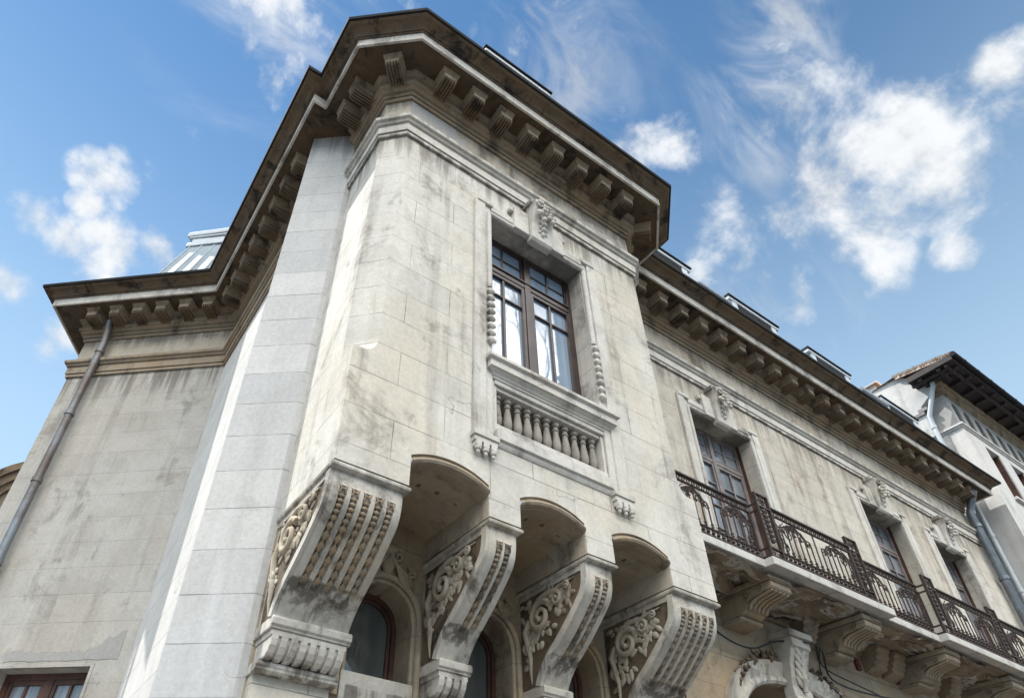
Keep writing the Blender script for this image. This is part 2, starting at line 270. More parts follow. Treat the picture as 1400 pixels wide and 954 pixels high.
# ------------------------------------------------------------------ mesh helpers
class MB:
    def __init__(s): s.v = []; s.f = []
    def add(s, vs, fs):
        b = len(s.v); s.v += [tuple(v) for v in vs]; s.f += [tuple(b + i for i in f) for f in fs]; return s
    def hexa(s, p):      # 8 points: bottom ring 0-3, top ring 4-7
        return s.add(p, [(3, 2, 1, 0), (4, 5, 6, 7), (0, 1, 5, 4), (1, 2, 6, 5), (2, 3, 7, 6), (3, 0, 4, 7)])
    def box(s, x0, x1, y0, y1, z0, z1):
        return s.hexa([(x0, y0, z0), (x1, y0, z0), (x1, y1, z0), (x0, y1, z0), (x0, y0, z1), (x1, y0, z1), (x1, y1, z1), (x0, y1, z1)])
    def quad(s, a, b, c, d): return s.add([a, b, c, d], [(0, 1, 2, 3)])
    def grid(s, rows, close=False):
        n = len(rows[0]); vs = [p for r in rows for p in r]; fs = []
        for i in range(len(rows) - 1):
            for j in range(n - (0 if close else 1)):
                k = (j + 1) % n
                fs.append((i * n + j, i * n + k, (i + 1) * n + k, (i + 1) * n + j))
        return s.add(vs, fs)
    def tube(s, pts, r, n=6, cap=True, flat=1.0):
        pts = [Vector(p) for p in pts]; R = r if isinstance(r, (list, tuple)) else [r] * len(pts)
        rows = []; ref = None
        for i, p in enumerate(pts):
            t = (pts[min(i + 1, len(pts) - 1)] - pts[max(i - 1, 0)]).normalized()
            if ref is None:
                ref = Vector((0, 0, 1)) if abs(t.z) < .9 else Vector((1, 0, 0))
            a = (ref - t * ref.dot(t)).normalized(); b = t.cross(a); ref = a
            rows.append([p + (a * math.cos(2 * math.pi * k / n) + b * math.sin(2 * math.pi * k / n) * flat) * R[i] for k in range(n)])
        s.grid(rows, True)
        if cap:
            b0 = len(s.v) - len(rows) * n
            s.f.append(tuple(b0 + k for k in range(n))[::-1]); s.f.append(tuple(len(s.v) - n + k for k in range(n)))
        return s
    def lathe(s, prof, org, axis=(0, 0, 1), n=10, side=None):
        ax = Vector(axis).normalized(); a = Vector((1, 0, 0)) if abs(ax.x) < .9 else Vector((0, 1, 0))
        if side is not None: a = Vector(side)
        a = (a - ax * a.dot(ax)).normalized(); b = ax.cross(a); o = Vector(org)
        rows = [[o + ax * h + (a * math.cos(2 * math.pi * k / n) + b * math.sin(2 * math.pi * k / n)) * r for k in range(n)] for r, h in prof]
        return s.grid(rows, True)
    def blob(s, c, rx_, ry_, rz_, q=None, n=8, m=5):
        q = q or Matrix.Identity(3); c = Vector(c); rows = []
        for i in range(m + 1):
            th = math.pi * i / m
            rr = max(math.sin(th), 0.02)
            rows.append([c + q @ Vector((rx_ * rr * math.cos(2 * math.pi * k / n), ry_ * rr * math.sin(2 * math.pi * k / n), rz_ * math.cos(th))) for k in range(n)])
        return s.grid(rows, True)
    def ngon_prism(s, pts, ext):     # polygon (3D points) extruded by vector
        e = Vector(ext); n = len(pts); P = [Vector(p) for p in pts]
        s.add(P + [p + e for p in P], [tuple(range(n))[::-1], tuple(range(n, 2 * n))] + [(i, (i + 1) % n, n + (i + 1) % n, n + i) for i in range(n)])
        return s
    def build(s, name, mat, parent=None, bevel=0.0, smooth=None, kind=None, loc=None):
        me = bpy.data.meshes.new(name)
        off = Vector(loc) if loc is not None else Vector((0, 0, 0))
        me.from_pydata([tuple(Vector(v) - off) for v in s.v], [], s.f)
        bm = bmesh.new(); bm.from_mesh(me)
        bmesh.ops.remove_doubles(bm, verts=bm.verts, dist=0.0006)
        bmesh.ops.recalc_face_normals(bm, faces=bm.faces)
        bm.to_mesh(me); bm.free()
        me.materials.append(M[mat] if isinstance(mat, str) else mat)
        if smooth:
            me.polygons.foreach_set('use_smooth', [True] * len(me.polygons)); me.set_sharp_from_angle(angle=rad(smooth))
        o = bpy.data.objects.new(name, me); COL.objects.link(o); o.location = off
        if parent is not None: attach(o, parent)
        if kind: o['kind'] = kind
        if bevel:
            b = o.modifiers.new('edge', 'BEVEL'); b.width = bevel; b.segments = 2; b.limit_method = 'ANGLE'; b.angle_limit = rad(35)
            b.harden_normals = False
        return o
def wloc(o):
    p = Vector(o.location)
    q = o.parent
    while q is not None: p += q.location; q = q.parent
    return p
def attach(o, parent):
    w = Vector(o.location); o.parent = parent; o.location = w - wloc(parent)
def thing(name, label, cat, loc=(0, 0, 0), group=None):
    o = bpy.data.objects.new(name, None); COL.objects.link(o); o.location = loc
    o['label'] = label; o['category'] = cat
    if group: o['group'] = group
    return o
def tag(o, label, cat, group=None):
    o['label'] = label; o['category'] = cat
    if group: o['group'] = group
    return o
def dup(o, delta, parent=None):
    c = o.copy(); COL.objects.link(c); c.parent = parent if parent is not None else o.parent
    c.location = Vector(o.location) + Vector(delta)
    for ch in list(o.children): dup(ch, (0, 0, 0), c)
    return c
class Fr:      # wall frame: u along the wall, d outwards, z up
    def __init__(s, o, t, n): s.o = Vector((o[0], o[1], 0)); s.t = Vector((t[0], t[1], 0)).normalized(); s.n = Vector((n[0], n[1], 0)).normalized()
    def p(s, u, d, z): return s.o + s.t * u + s.n * d + Vector((0, 0, z))
    def box(s, mb, u0, u1, d0, d1, z0, z1):
        return mb.hexa([s.p(u0, d0, z0), s.p(u1, d0, z0), s.p(u1, d1, z0), s.p(u0, d1, z0), s.p(u0, d0, z1), s.p(u1, d0, z1), s.p(u1, d1, z1), s.p(u0, d1, z1)])
    def prism(s, mb, prof, u0, u1):   # profile of (d,z) extruded along u
        return mb.ngon_prism([s.p(u0, d, z) for d, z in prof], s.t * (u1 - u0))
    def face(s, mb, poly, d0, d1):    # polygon of (u,z) extruded from depth d0 to d1
        return mb.ngon_prism([s.p(u, d0, z) for u, z in poly], s.n * (d1 - d0))
def wall_holes(mb, fr, u0, u1, z0, z1, holes, depth, d=0.0, lid=True):
    """flat wall with openings; a hole is (ua, ub, zb, top(u)); reveals go back by depth"""
    us = {u0, u1}
    for ua, ub, zb, top in holes:
        n = 20 if top(ua) != top((ua + ub) / 2) else 1
        for i in range(n + 1): us.add(ua + (ub - ua) * i / n)
    us = sorted(u for u in us if u0 <= u <= u1)
    for a, b in zip(us, us[1:]):
        m = (a + b) / 2
        hs = sorted([h for h in holes if h[0] < m < h[1]], key=lambda h: h[2])
        lo = (z0, z0)
        for ua, ub, zb, top in hs:
            if zb > lo[0] + 1e-6 or zb > lo[1] + 1e-6: mb.quad(fr.p(a, d, lo[0]), fr.p(b, d, lo[1]), fr.p(b, d, zb), fr.p(a, d, zb))
            lo = (top(a), top(b))
        mb.quad(fr.p(a, d, lo[0]), fr.p(b, d, lo[1]), fr.p(b, d, z1), fr.p(a, d, z1))
    for ua, ub, zb, top in holes:
        n = 20 if top(ua) != top((ua + ub) / 2) else 1
        if zb > z0: mb.quad(fr.p(ua, d, zb), fr.p(ub, d, zb), fr.p(ub, d - depth, zb), fr.p(ua, d - depth, zb))
        for u in (ua, ub): mb.quad(fr.p(u, d, zb), fr.p(u, d, top(u)), fr.p(u, d - depth, top(u)), fr.p(u, d - depth, zb))
        for i in range(n if lid else 0):
            a, b = ua + (ub - ua) * i / n, ua + (ub - ua) * (i + 1) / n
            mb.quad(fr.p(a, d, top(a)), fr.p(b, d, top(b)), fr.p(b, d - depth, top(b)), fr.p(a, d - depth, top(a)))
def offset_path(path, o):
    """plan polyline pushed outwards (to the right of travel) by o, mitred"""
    P = [Vector((x, y)) for x, y in path]; out = []
    for i, p in enumerate(P):
        ns = []
        if i > 0: t = (p - P[i - 1]).normalized(); ns.append(Vector((t.y, -t.x)))
        if i < len(P) - 1: t = (P[i + 1] - p).normalized(); ns.append(Vector((t.y, -t.x)))
        if len(ns) == 1: out.append(p + ns[0] * o)
        else:
            b = (ns[0] + ns[1]); b = b / b.length; out.append(p + b * (o / max(b.dot(ns[0]), .2)))
    return out
def sweep(mb, path, prof, cap=True):
    offs = {}
    rows = []
    for o, z in prof:
        q = offset_path(path, o)
        rows.append([(v.x, v.y, z) for v in q])
    mb.grid(rows)
    if cap:
        n = len(path)
        for j in (0, n - 1):
            mb.add([r[j] for r in rows], [tuple(range(len(rows)))])
    return mb
def segs(path):
    out = []
    for (x0, y0), (x1, y1) in zip(path, path[1:]):
        t = Vector((x1 - x0, y1 - y0)); l = t.length; t = t / l
        out.append((Fr((x0, y0), t, (t.y, -t.x)), l))
    return out

# ------------------------------------------------------------------ ground
g = MB(); g.quad((-600, -600, 0), (600, -600, 0), (600, 600, 0), (-600, 600, 0)); g.build('road', 'asphalt', kind='structure')
pv = MB()
for poly in ([(-1.2, 3.0), (60, 3.0), (60, 8), (-1.2, 8)], [(-1.2, 3.0), (-1.2, 8.0), (-4.5, 12.5), (-6.5, 10.5)], [(-60, -9), (60, -9), (60, -5.5), (-60, -5.5)]):
    pv.ngon_prism([(x, y, .004) for x, y in poly], (0, 0, .126))
pv.build('pavement', 'paving', kind='structure', bevel=.02)

# ================================================================== the mansion
YM, YB = 5.06, 4.0
BL, BR = 1.5, 5.77
XE = 17.6
IN = (1.287, 9.26)
tw = rad(138.47); WT = (math.cos(tw), math.sin(tw)); WN = (-math.sin(tw) * 1.0, math.cos(tw))
WN = (-0.663, -0.7487)
WL = 2.87
WEND = (IN[0] + WT[0] * WL, IN[1] + WT[1] * WL)
FF = Fr((0, YB), (1, 0), (0, -1))         # bay front
FM = Fr((0, YM), (1, 0), (0, -1))         # main front
FS = Fr((BL, 0), (0, 1), (-1, 0))         # bay side, u = y
FW_ = Fr(IN, WT, WN)                       # wing
mansion = thing('stone_mansion', 'ornate weathered limestone mansion with projecting corner bay on carved corbels', 'building', (3.6, 5.5, 0))
ZT = 11.14

# ---- walls
w = MB()
CH = .235
rise = .105
ARC = [(2.148, 2.928), (3.262, 4.02), (4.362, 5.13)]
def arch_top(a, b, z=4.93, rs=rise):
    c, hw = (a + b) / 2, (b - a) / 2
    R = (hw * hw + rs * rs) / (2 * rs)
    return lambda u: z + math.sqrt(max(R * R - (u - c) ** 2, 0)) - (R - rs)
ZR = 4.63
holes = [(a, b, ZR, arch_top(a, b)) for a, b in ARC]
# lower, sharp-cornered part of the bay front
wall_holes(w, FF, BL, BR, ZR, 5.41, holes, .02)
wall_holes(w, FF, BL, BR, 5.41, 5.79, [(3.0, 4.44, 5.41, lambda u: 5.79)], .14, lid=False)
PAN = (3.0, 4.44, 5.66, 6.14)
wall_holes(w, FF, BL, BR, 5.79, 5.83, [(3.0, 4.44, 5.79, lambda u: 5.83)], .14, lid=False)
# upper part with chamfers; the chamfer dies into the corner on a small curve
def fillet(n=6): return [(BL + .09 + (CH - .09) * math.sin(math.pi / 2 * i / n), 5.83 + .22 * (1 - math.cos(math.pi / 2 * i / n))) for i in range(n + 1)]
fl = fillet()
for (xa, za), (xb, zb) in zip(fl, fl[1:]):
    for mir in (0, 1):
        X = (lambda x: x) if not mir else (lambda x: BL + BR - x)
        w.quad((X(xa), YB, za), (X(1.9), YB, za), (X(1.9), YB, zb), (X(xb), YB, zb))
        w.quad((X(BL), YB + CH, za), (X(xa), YB, za), (X(xb), YB, zb), (X(BL), YB + CH, zb))
for mir in (0, 1):
    X = (lambda x: x) if not mir else (lambda x: BL + BR - x)
    w.quad((X(BL), YB, 5.83), (X(fl[0][0]), YB, 5.83), (X(BL), YB + CH, 5.83), (X(BL), YB + .1, 5.83))
    w.quad((X(BL + CH), YB, 6.05), (X(BL), YB + CH, 6.05), (X(BL), YB + CH, 10.83), (X(BL + CH), YB, 10.83))
    w.quad((X(BL), YB + CH, ZR), (X(BL), YM + .3, ZR), (X(BL), YM + .3, 10.83), (X(BL), YB + CH, 10.83))
    w.quad((X(BL), YB, ZR), (X(BL), YB + CH, ZR), (X(BL), YB + CH, 5.83), (X(BL), YB, 5.83))
    w.quad((X(BL + CH), YB, 6.05), (X(1.9), YB, 6.05), (X(1.9), YB, 10.83), (X(BL + CH), YB, 10.83))
WOP = (2.97, 4.44, 6.42, 8.87)
wall_holes(w, FF, 1.9, 5.37, 5.83, 10.83, [(3.0, 4.44, 5.83, lambda u: 6.16), (WOP[0], WOP[1], WOP[2], lambda u: WOP[3])], .34)
w.quad((3.0, YB + .10, 5.41), (4.44, YB + .10, 5.41), (4.44, YB + .10, 5.66), (3.0, YB + .10, 5.66))
bayw = w.build('bay_wall', 'front', mansion)
# recess behind the balustrade
rb = MB(); rb.box(2.98, 4.46, YB + .34, YB + .38, 5.6, 6.2); rb.build('recess_back', 'baluster', mansion)

# spurs between the arches, their vaults
SPUR = [(BL, 2.148), (2.928, 3.262), (4.02, 4.362), (5.13, BR)]
for a, b in SPUR:
    sp = MB()
    sp.quad((a, YB, ZR), (b, YB, ZR), (b, YM, ZR), (a, YM, ZR))
    if a > BL: sp.quad((a, YB + .02, ZR), (a, YM, ZR), (a, YM, 5.1), (a, YB + .02, 5.1))
    if b < BR: sp.quad((b, YB + .02, ZR), (b, YM, ZR), (b, YM, 5.1), (b, YB + .02, 5.1))
    sp.build('spur_wall', 'spur', mansion)
vt = MB()
for a, b in ARC:
    f = arch_top(a, b, 4.93 - .085); n = 20
    for i in range(n):
        u, v = a + (b - a) * i / n, a + (b - a) * (i + 1) / n
        vt.quad((u, YB + .16, f(u)), (v, YB + .16, f(v)), (v, YM, f(v)), (u, YM, f(u)))
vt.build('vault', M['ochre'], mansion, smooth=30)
for a, b in ARC:
    f = arch_top(a, b); n = 26
    am = MB()
    # roll, fillet and lower step of the arch moulding
    prof = [(.0, .0), (-.02, -.012), (-.012, -.03), (.012, -.042), (.018, -.062), (.006, -.084), (-.03, -.094), (-.05, -.094), (-.052, -.106), (-.17, -.106), (-.17, .0)]
    rows = []
    for i in range(n + 1):
        u = a + (b - a) * i / n
        rows.append([(u, YB - d, f(u) + z) for d, z in prof])
    am.grid(rows, False)
    am.build('arch_moulding', 'band', mansion, smooth=45)

# main front
PC, PHW = 8.42, 1.22
def portal_top(u):
    x = min(1, abs(u - PC) / PHW); return 3.62 + .93 * (1 - x ** 2.6) ** (1 / 2.6)
WIN = [(7.68, 9.19), (12.36, 13.82), (14.97, 16.31)]
ZW = 8.83
AW = [((a + b) / 2 + .02) for a, b in ARC]
AHW = .29
def rtop(c): return lambda u: 4.03 + math.sqrt(max(AHW ** 2 - (u - c) ** 2, 0))
w = MB()
wall_holes(w, FM, BL + .001, 5.9, 0, 5.2, [(c - AHW, c + AHW, 3.5, rtop(c)) for c in AW] + [], .3)
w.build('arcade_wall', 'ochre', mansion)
w = MB()
wall_holes(w, FM, 5.9, XE, 0, 5.45, [(PC - PHW, PC + PHW, 0.0, portal_top)], .7)
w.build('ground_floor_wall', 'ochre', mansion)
w = MB()
wall_holes(w, FM, 5.7, XE, 5.45, 10.83, [(a, b, 5.7, lambda u: ZW) for a, b in WIN], .34)
w.quad((XE, YM, 0), (XE, YM + 6, 0), (XE, YM + 6, 10.83), (XE, YM, 10.83))
w.build('facade_wall', 'main', mansion)
# corner pier (splayed) and the flat return beside the bay
PX0, PX1, PYB = (1.44, YM), (.962, 5.452), 5.452
w = MB()
w.quad((BL, YM, 0), (PX0[0], YM, 0), (PX0[0], YM, 10.83), (BL, YM, 10.83))
w.quad((PX0[0], PX0[1], 0), (PX1[0], PX1[1], 0), (PX1[0], PX1[1], 10.83), (PX0[0], PX0[1], 10.83))
w.quad((PX1[0], PX1[1], 0), (IN[0], 5.70, 0), (IN[0], 5.70, 10.83), (PX1[0], PX1[1], 10.83))
w.build('corner_pier', 'pale', mansion)
w = MB()
w.quad((IN[0], 5.6, 0), (IN[0], IN[1], 0), (IN[0], IN[1], 10.83), (IN[0], 5.6, 10.83))
w.build('side_wall', 'side', mansion)
w = MB()
wall_holes(w, FW_, 0, WL, 0, 10.83, [(.48, 1.75, 2.4, lambda u: 4.50)], .28)
RET = (math.cos(rad(60)), math.sin(rad(60)))
e2 = (WEND[0] + RET[0] * 6, WEND[1] + RET[1] * 6)
w.quad((*WEND, 0), (*e2, 0), (*e2, 10.83), (*WEND, 10.83))
w.build('wing_wall', 'wing', mansion)
# raised band round the wing window and cracked plaster patch
wf = MB()
for u0, u1, z0, z1 in ((.44, .48, 2.4, 4.54), (1.75, 1.79, 2.4, 4.54), (.48, 1.75, 4.50, 4.54)): FW_.box(wf, u0, u1, -.02, .014, z0, z1)
wf.build('window_band', 'wing', mansion, bevel=.004)

rng = random.Random(21)
up = [(.16 + 1.55 * k / 22, 4.575 + .02 * rng.random()) for k in range(23)]
dn = [(u, z + .07 + .08 * rng.random() + (.28 * max(0, 1 - (u - .16) / .45))) for u, z in up][::-1]
pm = MB(); FW_.face(pm, up + dn, -.01, .006); pm.build('plaster_patch', 'cement', mansion)
# ---- entablature: paths
E_ = (WEND[0] + RET[0] * 4, WEND[1] + RET[1] * 4)
PA = [(BL, YM - .002), (BL, YB + CH), (BL + CH, YB), (BR - CH, YB), (BR, YB + CH), (BR, YM), (XE, YM), (XE, YM + 3)]
PB = [E_, WEND, IN, (IN[0], 5.62)]
PCN = [E_, WEND, IN, (IN[0], 5.505), (1.462, 5.505), (1.462, YB + CH), (BL + CH, YB), (BR - CH, YB), (BR, YB + CH), (BR, YM), (XE, YM), (XE, YM + 3)]
STR = [(0, 9.53), (.03, 9.522), (.034, 9.53), (.034, 9.575), (.022, 9.58), (.022, 9.592), (.05, 9.588), (.052, 9.60), (.052, 9.72), (.04, 9.728), (.04, 9.74), (.075, 9.75), (.085, 9.775), (.085, 9.785), (.115, 9.795), (.12, 9.805), (.12, 9.855), (.06, 9.885), (0, 9.90)]
ARCH = [(0, 10.40), (.034, 10.393), (.038, 10.402), (.038, 10.452), (.024, 10.456), (.024, 10.468), (.056, 10.464), (.058, 10.472), (.058, 10.525), (.045, 10.53), (.045, 10.54), (.085, 10.548), (.105, 10.572), (.11, 10.585), (.15, 10.59), (.154, 10.60), (.154, 10.635), (.125, 10.65), (.125, 10.74), (.15, 10.75), (.17, 10.775), (.195, 10.80), (.20, 10.815), (.20, 10.84), (0, 10.84)]
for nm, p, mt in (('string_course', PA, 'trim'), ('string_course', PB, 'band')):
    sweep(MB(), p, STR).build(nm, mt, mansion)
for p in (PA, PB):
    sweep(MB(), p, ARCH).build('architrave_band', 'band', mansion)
fz = MB(); sweep(fz, PA, [(0.003, 9.90), (.003, 10.40)], False); fz.build('frieze', 'frieze', mansion)
fz = MB(); sweep(fz, PB, [(0.003, 9.90), (.003, 10.40)], False); fz.build('frieze', 'frieze', mansion)
cp_ = MB(); FF.face(cp_, [(BL + CH + .01, 9.93), (2.75, 9.93), (2.72, 10.02), (2.62, 10.08), (2.60, 10.2), (2.45, 10.26), (2.42, 10.39), (BL + CH + .01, 10.39)], -.01, .008); cp_.build('cement_patch', 'cement', mansion)
# soffit, corona, crown, flashing
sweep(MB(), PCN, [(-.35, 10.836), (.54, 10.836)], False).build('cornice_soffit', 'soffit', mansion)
sweep(MB(), PCN, [(.54, 10.836), (.545, 10.812), (.575, 10.812), (.578, 10.83), (.578, 10.965), (.56, 10.968), (.3, 10.97)], False).build('corona', 'corona', mansion)
sweep(MB(), PCN, [(.55, 10.966), (.595, 10.962), (.597, 10.985), (.585, 10.988), (.585, 10.996), (.615, 10.994), (.617, 11.008), (.622, 11.022), (.65, 11.05), (.69, 11.068), (.705, 11.07), (.705, 11.078), (.74, 11.08), (.752, 11.092), (.762, 11.094), (.762, 11.108), (.4, 11.12)], False).build('crown_moulding', 'soot_and_shade', mansion, smooth=30)
sweep(MB(), PCN, [(.745, 11.1085), (.79, 11.108), (.796, 11.158), (.70, 11.166), (-.5, 11.22), (-2.2, 11.25)], False).build('cornice_flashing', 'flash', mansion)

# ---- modillions
def modillion_mesh():      # ribbed underside
    mb = MB(); fr = Fr((0, 0), (1, 0), (0, -1)); hw = .090
    fr.prism(mb, [(.10, 10.66), (.40, 10.66), (.395, 10.625), (.30, 10.612), (.10, 10.612)], -hw + .01, hw - .01)
    rib = [(.13, 10.655), (.418, 10.655), (.424, 10.64), (.42, 10.612), (.395, 10.588), (.33, 10.578), (.22, 10.584), (.13, 10.575)]
    for k in range(5):
        c = -hw + .013 + (2 * hw - .026) * k / 4
        fr.prism(mb, rib, c - .012, c + .012)
    return mb
def modillion_cap():       # block and stepped cap
    mb = MB(); fr = Fr((0, 0), (1, 0), (0, -1))
    fr.prism(mb, [(.10, 10.838), (.448, 10.838), (.448, 10.812), (.436, 10.800), (.10, 10.800)], -.124, .124)
    fr.prism(mb, [(.10, 10.800), (.432, 10.800), (.428, 10.775), (.416, 10.760), (.10, 10.760)], -.112, .112)
    fr.prism(mb, [(.10, 10.760), (.410, 10.760), (.410, 10.738), (.10, 10.738)], -.098, .098)
    fr.prism(mb, [(.10, 10.738), (.424, 10.738), (.424, 10.655), (.10, 10.655)], -.090, .090)
    return mb
mod0 = modillion_mesh().build('modillion', 'soot_and_shade', mansion, bevel=.004)
cap0 = modillion_cap().build('modillion_cap', 'cap', mod0, bevel=.004)
mods = []
for (fr, l), us in zip(segs(PA), ([.25, .62], [l for l in (.166,)], [.33 + .4543 * i for i in range(8)], [.166], [.3, .62], [.33 + .515 * i for i in range(23)], [])):
    for u in us: mods.append((fr, u))
for (fr, l), us in zip(segs(PB), ([.4], [.25 + .437 * i for i in range(6)], [.36 + .43 * i for i in range(8)])):
    for u in us: mods.append((fr, u))
for i, (fr, u) in enumerate(mods):
    o = mod0 if i == 0 else mod0.copy()
    if i:
        COL.objects.link(o); o.parent = mansion
        cc_ = cap0.copy(); COL.objects.link(cc_); cc_.parent = o
    p = fr.p(u, 0, 0); o.location = p - mansion.location
    o.rotation_euler = (0, 0, math.atan2(fr.t.y, fr.t.x) + random.uniform(-.012, .012))

# ---- corbels
COR = [(4.035, 4.562), (4.036, 4.48), (4.045, 4.40), (4.062, 4.335), (4.095, 4.275), (4.15, 4.215), (4.24, 4.13), (4.36, 4.025), (4.48, 3.93), (4.575, 3.86), (4.645, 3.795), (4.695, 3.735), (4.73, 3.68), (4.742, 3.645)]
def crv(t):
    t = max(0, min(1, t)) * (len(COR) - 1); i = min(int(t), len(COR) - 2); k = t - i
    P = [Vector(COR[max(0, min(len(COR) - 1, j))]) for j in (i - 1, i, i + 1, i + 2)]
    return 0.5 * ((2 * P[1]) + (-P[0] + P[2]) * k + (2 * P[0] - 5 * P[1] + 4 * P[2] - P[3]) * k * k + (-P[0] + 3 * P[1] - 3 * P[2] + P[3]) * k ** 3)
def crn(t):
    d = (crv(t + .01) - crv(t - .01)).normalized()     # (dy,dz) downwards-back
    n = Vector((d.y, -d.x)); n = n if n.x < 0 else -n
    return d, n
BUD = [(.12, 0), (.62, .18), (.95, .42), (1.0, .60), (.72, .80), (.25, .97), (.05, 1.0)]
def husk_chain(mb, pts, nrm_f, width, n=8):
    """overlapping bell husks along a list of points"""
    for i in range(len(pts) - 1):
        a, b = pts[i], pts[i + 1]; ax = (b - a); ln = ax.length; nn = nrm_f(i)
        side = ax.normalized().cross(nn)
        mb.lathe([(r * width * .5, h * ln * 1.12) for r, h in BUD], a + nn * width * .12, ax, n, side)
        for s in (-1, 1):
            mb.lathe([(r * width * .20, h * ln * .62) for r, h in BUD], a + side * s * width * .30 + nn * width * .30 + ax * .25, ax + side * s * ln * .25, 6, side)
def spiral(mb, frm, c, r0, turns, a0, rt, dirn=1, n=26, shrink=.18, lift=.02):
    pts, rr = [], []
    for i in range(n + 1):
        k = i / n; r = r0 * (1 - (1 - shrink) * k); a = a0 + dirn * turns * 2 * math.pi * k
        pts.append(frm(c[0] + r * math.cos(a), c[1] + r * math.sin(a), lift + .012 * k)); rr.append(rt * (1 - .55 * k))
    mb.tube(pts, rr, 7)
    mb.blob(pts[-1], rt * .8, rt * .8, rt * .8)
def leaf(mb, p, d, nrm, ln, wd):
    d = Vector(d).normalized(); nn = Vector(nrm).normalized(); s = d.cross(nn).normalized()
    q = Matrix((s, d, nn)).transposed()
    mb.blob(Vector(p) + d * ln * .45, wd, ln * .5, wd * .45, q, 8, 6)
def make_corbel(a, b, ns):
    i0, i1 = a + .022, b - .022
    mb = MB(); nx = max(8, ns * 8); nt = 46
    st = [i0 + .05 + (i1 - i0 - .10) * ((k + .5) / ns) for k in range(ns)] if ns > 2 else [i0 + (i1 - i0) * q for q in (.36, .66)]
    gw = .031
    xs = sorted(set([i0, i1, i0 + .02, i1 - .02] + [s + e for s in st for e in (-gw * 1.2, -gw, -gw * .72, -gw * .3, 0, gw * .3, gw * .72, gw, gw * 1.2)]))
    rows = []
    for it in range(nt + 1):
        t = it / nt; p = crv(t); d, n = crn(t); row = []
        for x in xs:
            dep = 0
            for s in st:
                e = abs(x - s) / gw
                if e < .99 and .12 < t < .70: dep = max(dep, .024 * (1 - e ** 4))
            edge = .012 if (x in (i0, i1)) else 0
            if dep == 0 and edge == 0 and .10 < t < .72 and st[0] - .04 < x < st[-1] + .04: dep = -.007
            row.append((x, p.x - n.x * (dep + edge), p.y - n.y * (dep + edge)))
        rows.append(row)
    mb.grid(rows)
    for x in (i0, i1):
        poly = [(x, crv(i / nt).x - crn(i / nt)[1].x * .012, crv(i / nt).y - crn(i / nt)[1].y * .012) for i in range(nt + 1)] + [(x, YM, COR[-1][1]), (x, YM, 4.562)]
        c = (x, 4.75, 4.25)
        for j in range(len(poly)):
            mb.add([poly[j], poly[(j + 1) % len(poly)], c], [(0, 1, 2)])
    cb = mb.build('corbel', 'corbel', mansion, smooth=40, loc=((a + b) / 2, 4.5, 4.1))
    # garlands
    for s in st:
        gm = MB(); n = 11; pts = []
        for k in range(n + 1):
            t = .165 + (.665 - .165) * k / n
            p = crv(t); q_ = crn(t)[1]; pts.append(Vector((s, p.x - q_.x * .014, p.y - q_.y * .014)))
        nf = lambda i: Vector((0, *crn(.165 + .5 * i / n)[1]))
        husk_chain(gm, pts, nf, .045)
        t = .135; p = crv(t); d, nn = crn(t)
        D = Vector((0, d.x, d.y)); NN = Vector((0, nn.x, nn.y)); B = Vector((s, p.x, p.y))
        for sx in (-1, 1):
            gm.tube([B + Vector((sx * .034, 0, 0)) - D * .03 + NN * .004, B + Vector((sx * .012, 0, 0)) + NN * .012, B + Vector((sx * .03, 0, 0)) + D * .035 + NN * .006], [.006, .011, .006], 6)
        gm.tube([B + Vector((-.02, 0, 0)) + NN * .012, B + Vector((.02, 0, 0)) + NN * .012], .01, 6)
        gm.build('garland', 'band', cb, smooth=60)
    # carved scroll field on the side
    fm = lambda y, z, d: Vector((i0 - d, y, z))
    bd = MB()
    inner = []
    for i in range(nt + 1):
        p = crv(i / nt); n = crn(i / nt)[1]
        inner.append(((p.x - n.x * .005, p.y - n.y * .005), (p.x - n.x * .075, p.y - n.y * .075)))
    rows = []
    for (o_, in_) in inner:
        rows.append([fm(o_[0], o_[1], -.004), fm(o_[0], o_[1], .0), fm(in_[0], in_[1], .0), fm(in_[0] + .008, in_[1] + .004, -.022), fm(in_[0] + .03, in_[1] + .01, -.022)])
    sc_ = MB()
    ed = MB()
    rows = [[fm(o_[0], o_[1], -.002), fm(o_[0], o_[1], .026), fm(in_[0], in_[1], .026), fm(in_[0] + .01, in_[1] + .006, -.002)] for o_, in_ in inner]
    ed.grid(rows)
    ed.hexa([fm(4.08, 4.515, -.002), fm(YM, 4.515, -.002), fm(YM, 4.515, .016), fm(4.08, 4.515, .016), fm(4.05, 4.56, -.002), fm(YM, 4.56, -.002), fm(YM, 4.56, .016), fm(4.05, 4.56, .016)])
    ed.build('side_border', 'corbel', cb, smooth=40)
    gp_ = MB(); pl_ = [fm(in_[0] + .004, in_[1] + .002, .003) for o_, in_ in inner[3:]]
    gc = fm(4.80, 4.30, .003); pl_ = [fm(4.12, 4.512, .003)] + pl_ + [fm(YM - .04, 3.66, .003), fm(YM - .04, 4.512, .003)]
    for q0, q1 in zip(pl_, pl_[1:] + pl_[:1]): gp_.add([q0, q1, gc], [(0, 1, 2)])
    gp_.build('carving_shade_panel', 'soot_and_shade', cb)  # dark sheet painting shade into the field behind the scrolls
    spiral(sc_, fm, (4.70, 4.27), .155, 1.6, 2.6, .036, -1)
    spiral(sc_, fm, (4.47, 4.37), .075, 1.4, .4, .024, 1)
    spiral(sc_, fm, (4.32, 4.44), .042, 1.3, .6, .017, 1)
    spiral(sc_, fm, (4.90, 4.02), .06, 1.3, 1.6, .022, -1)
    sc_.tube([fm(4.72, 4.43, .02), fm(4.58, 4.46, .025), fm(4.47, 4.45, .02), fm(4.38, 4.47, .02), fm(4.22, 4.485, .012)], [.03, .028, .022, .018, .006], 7)
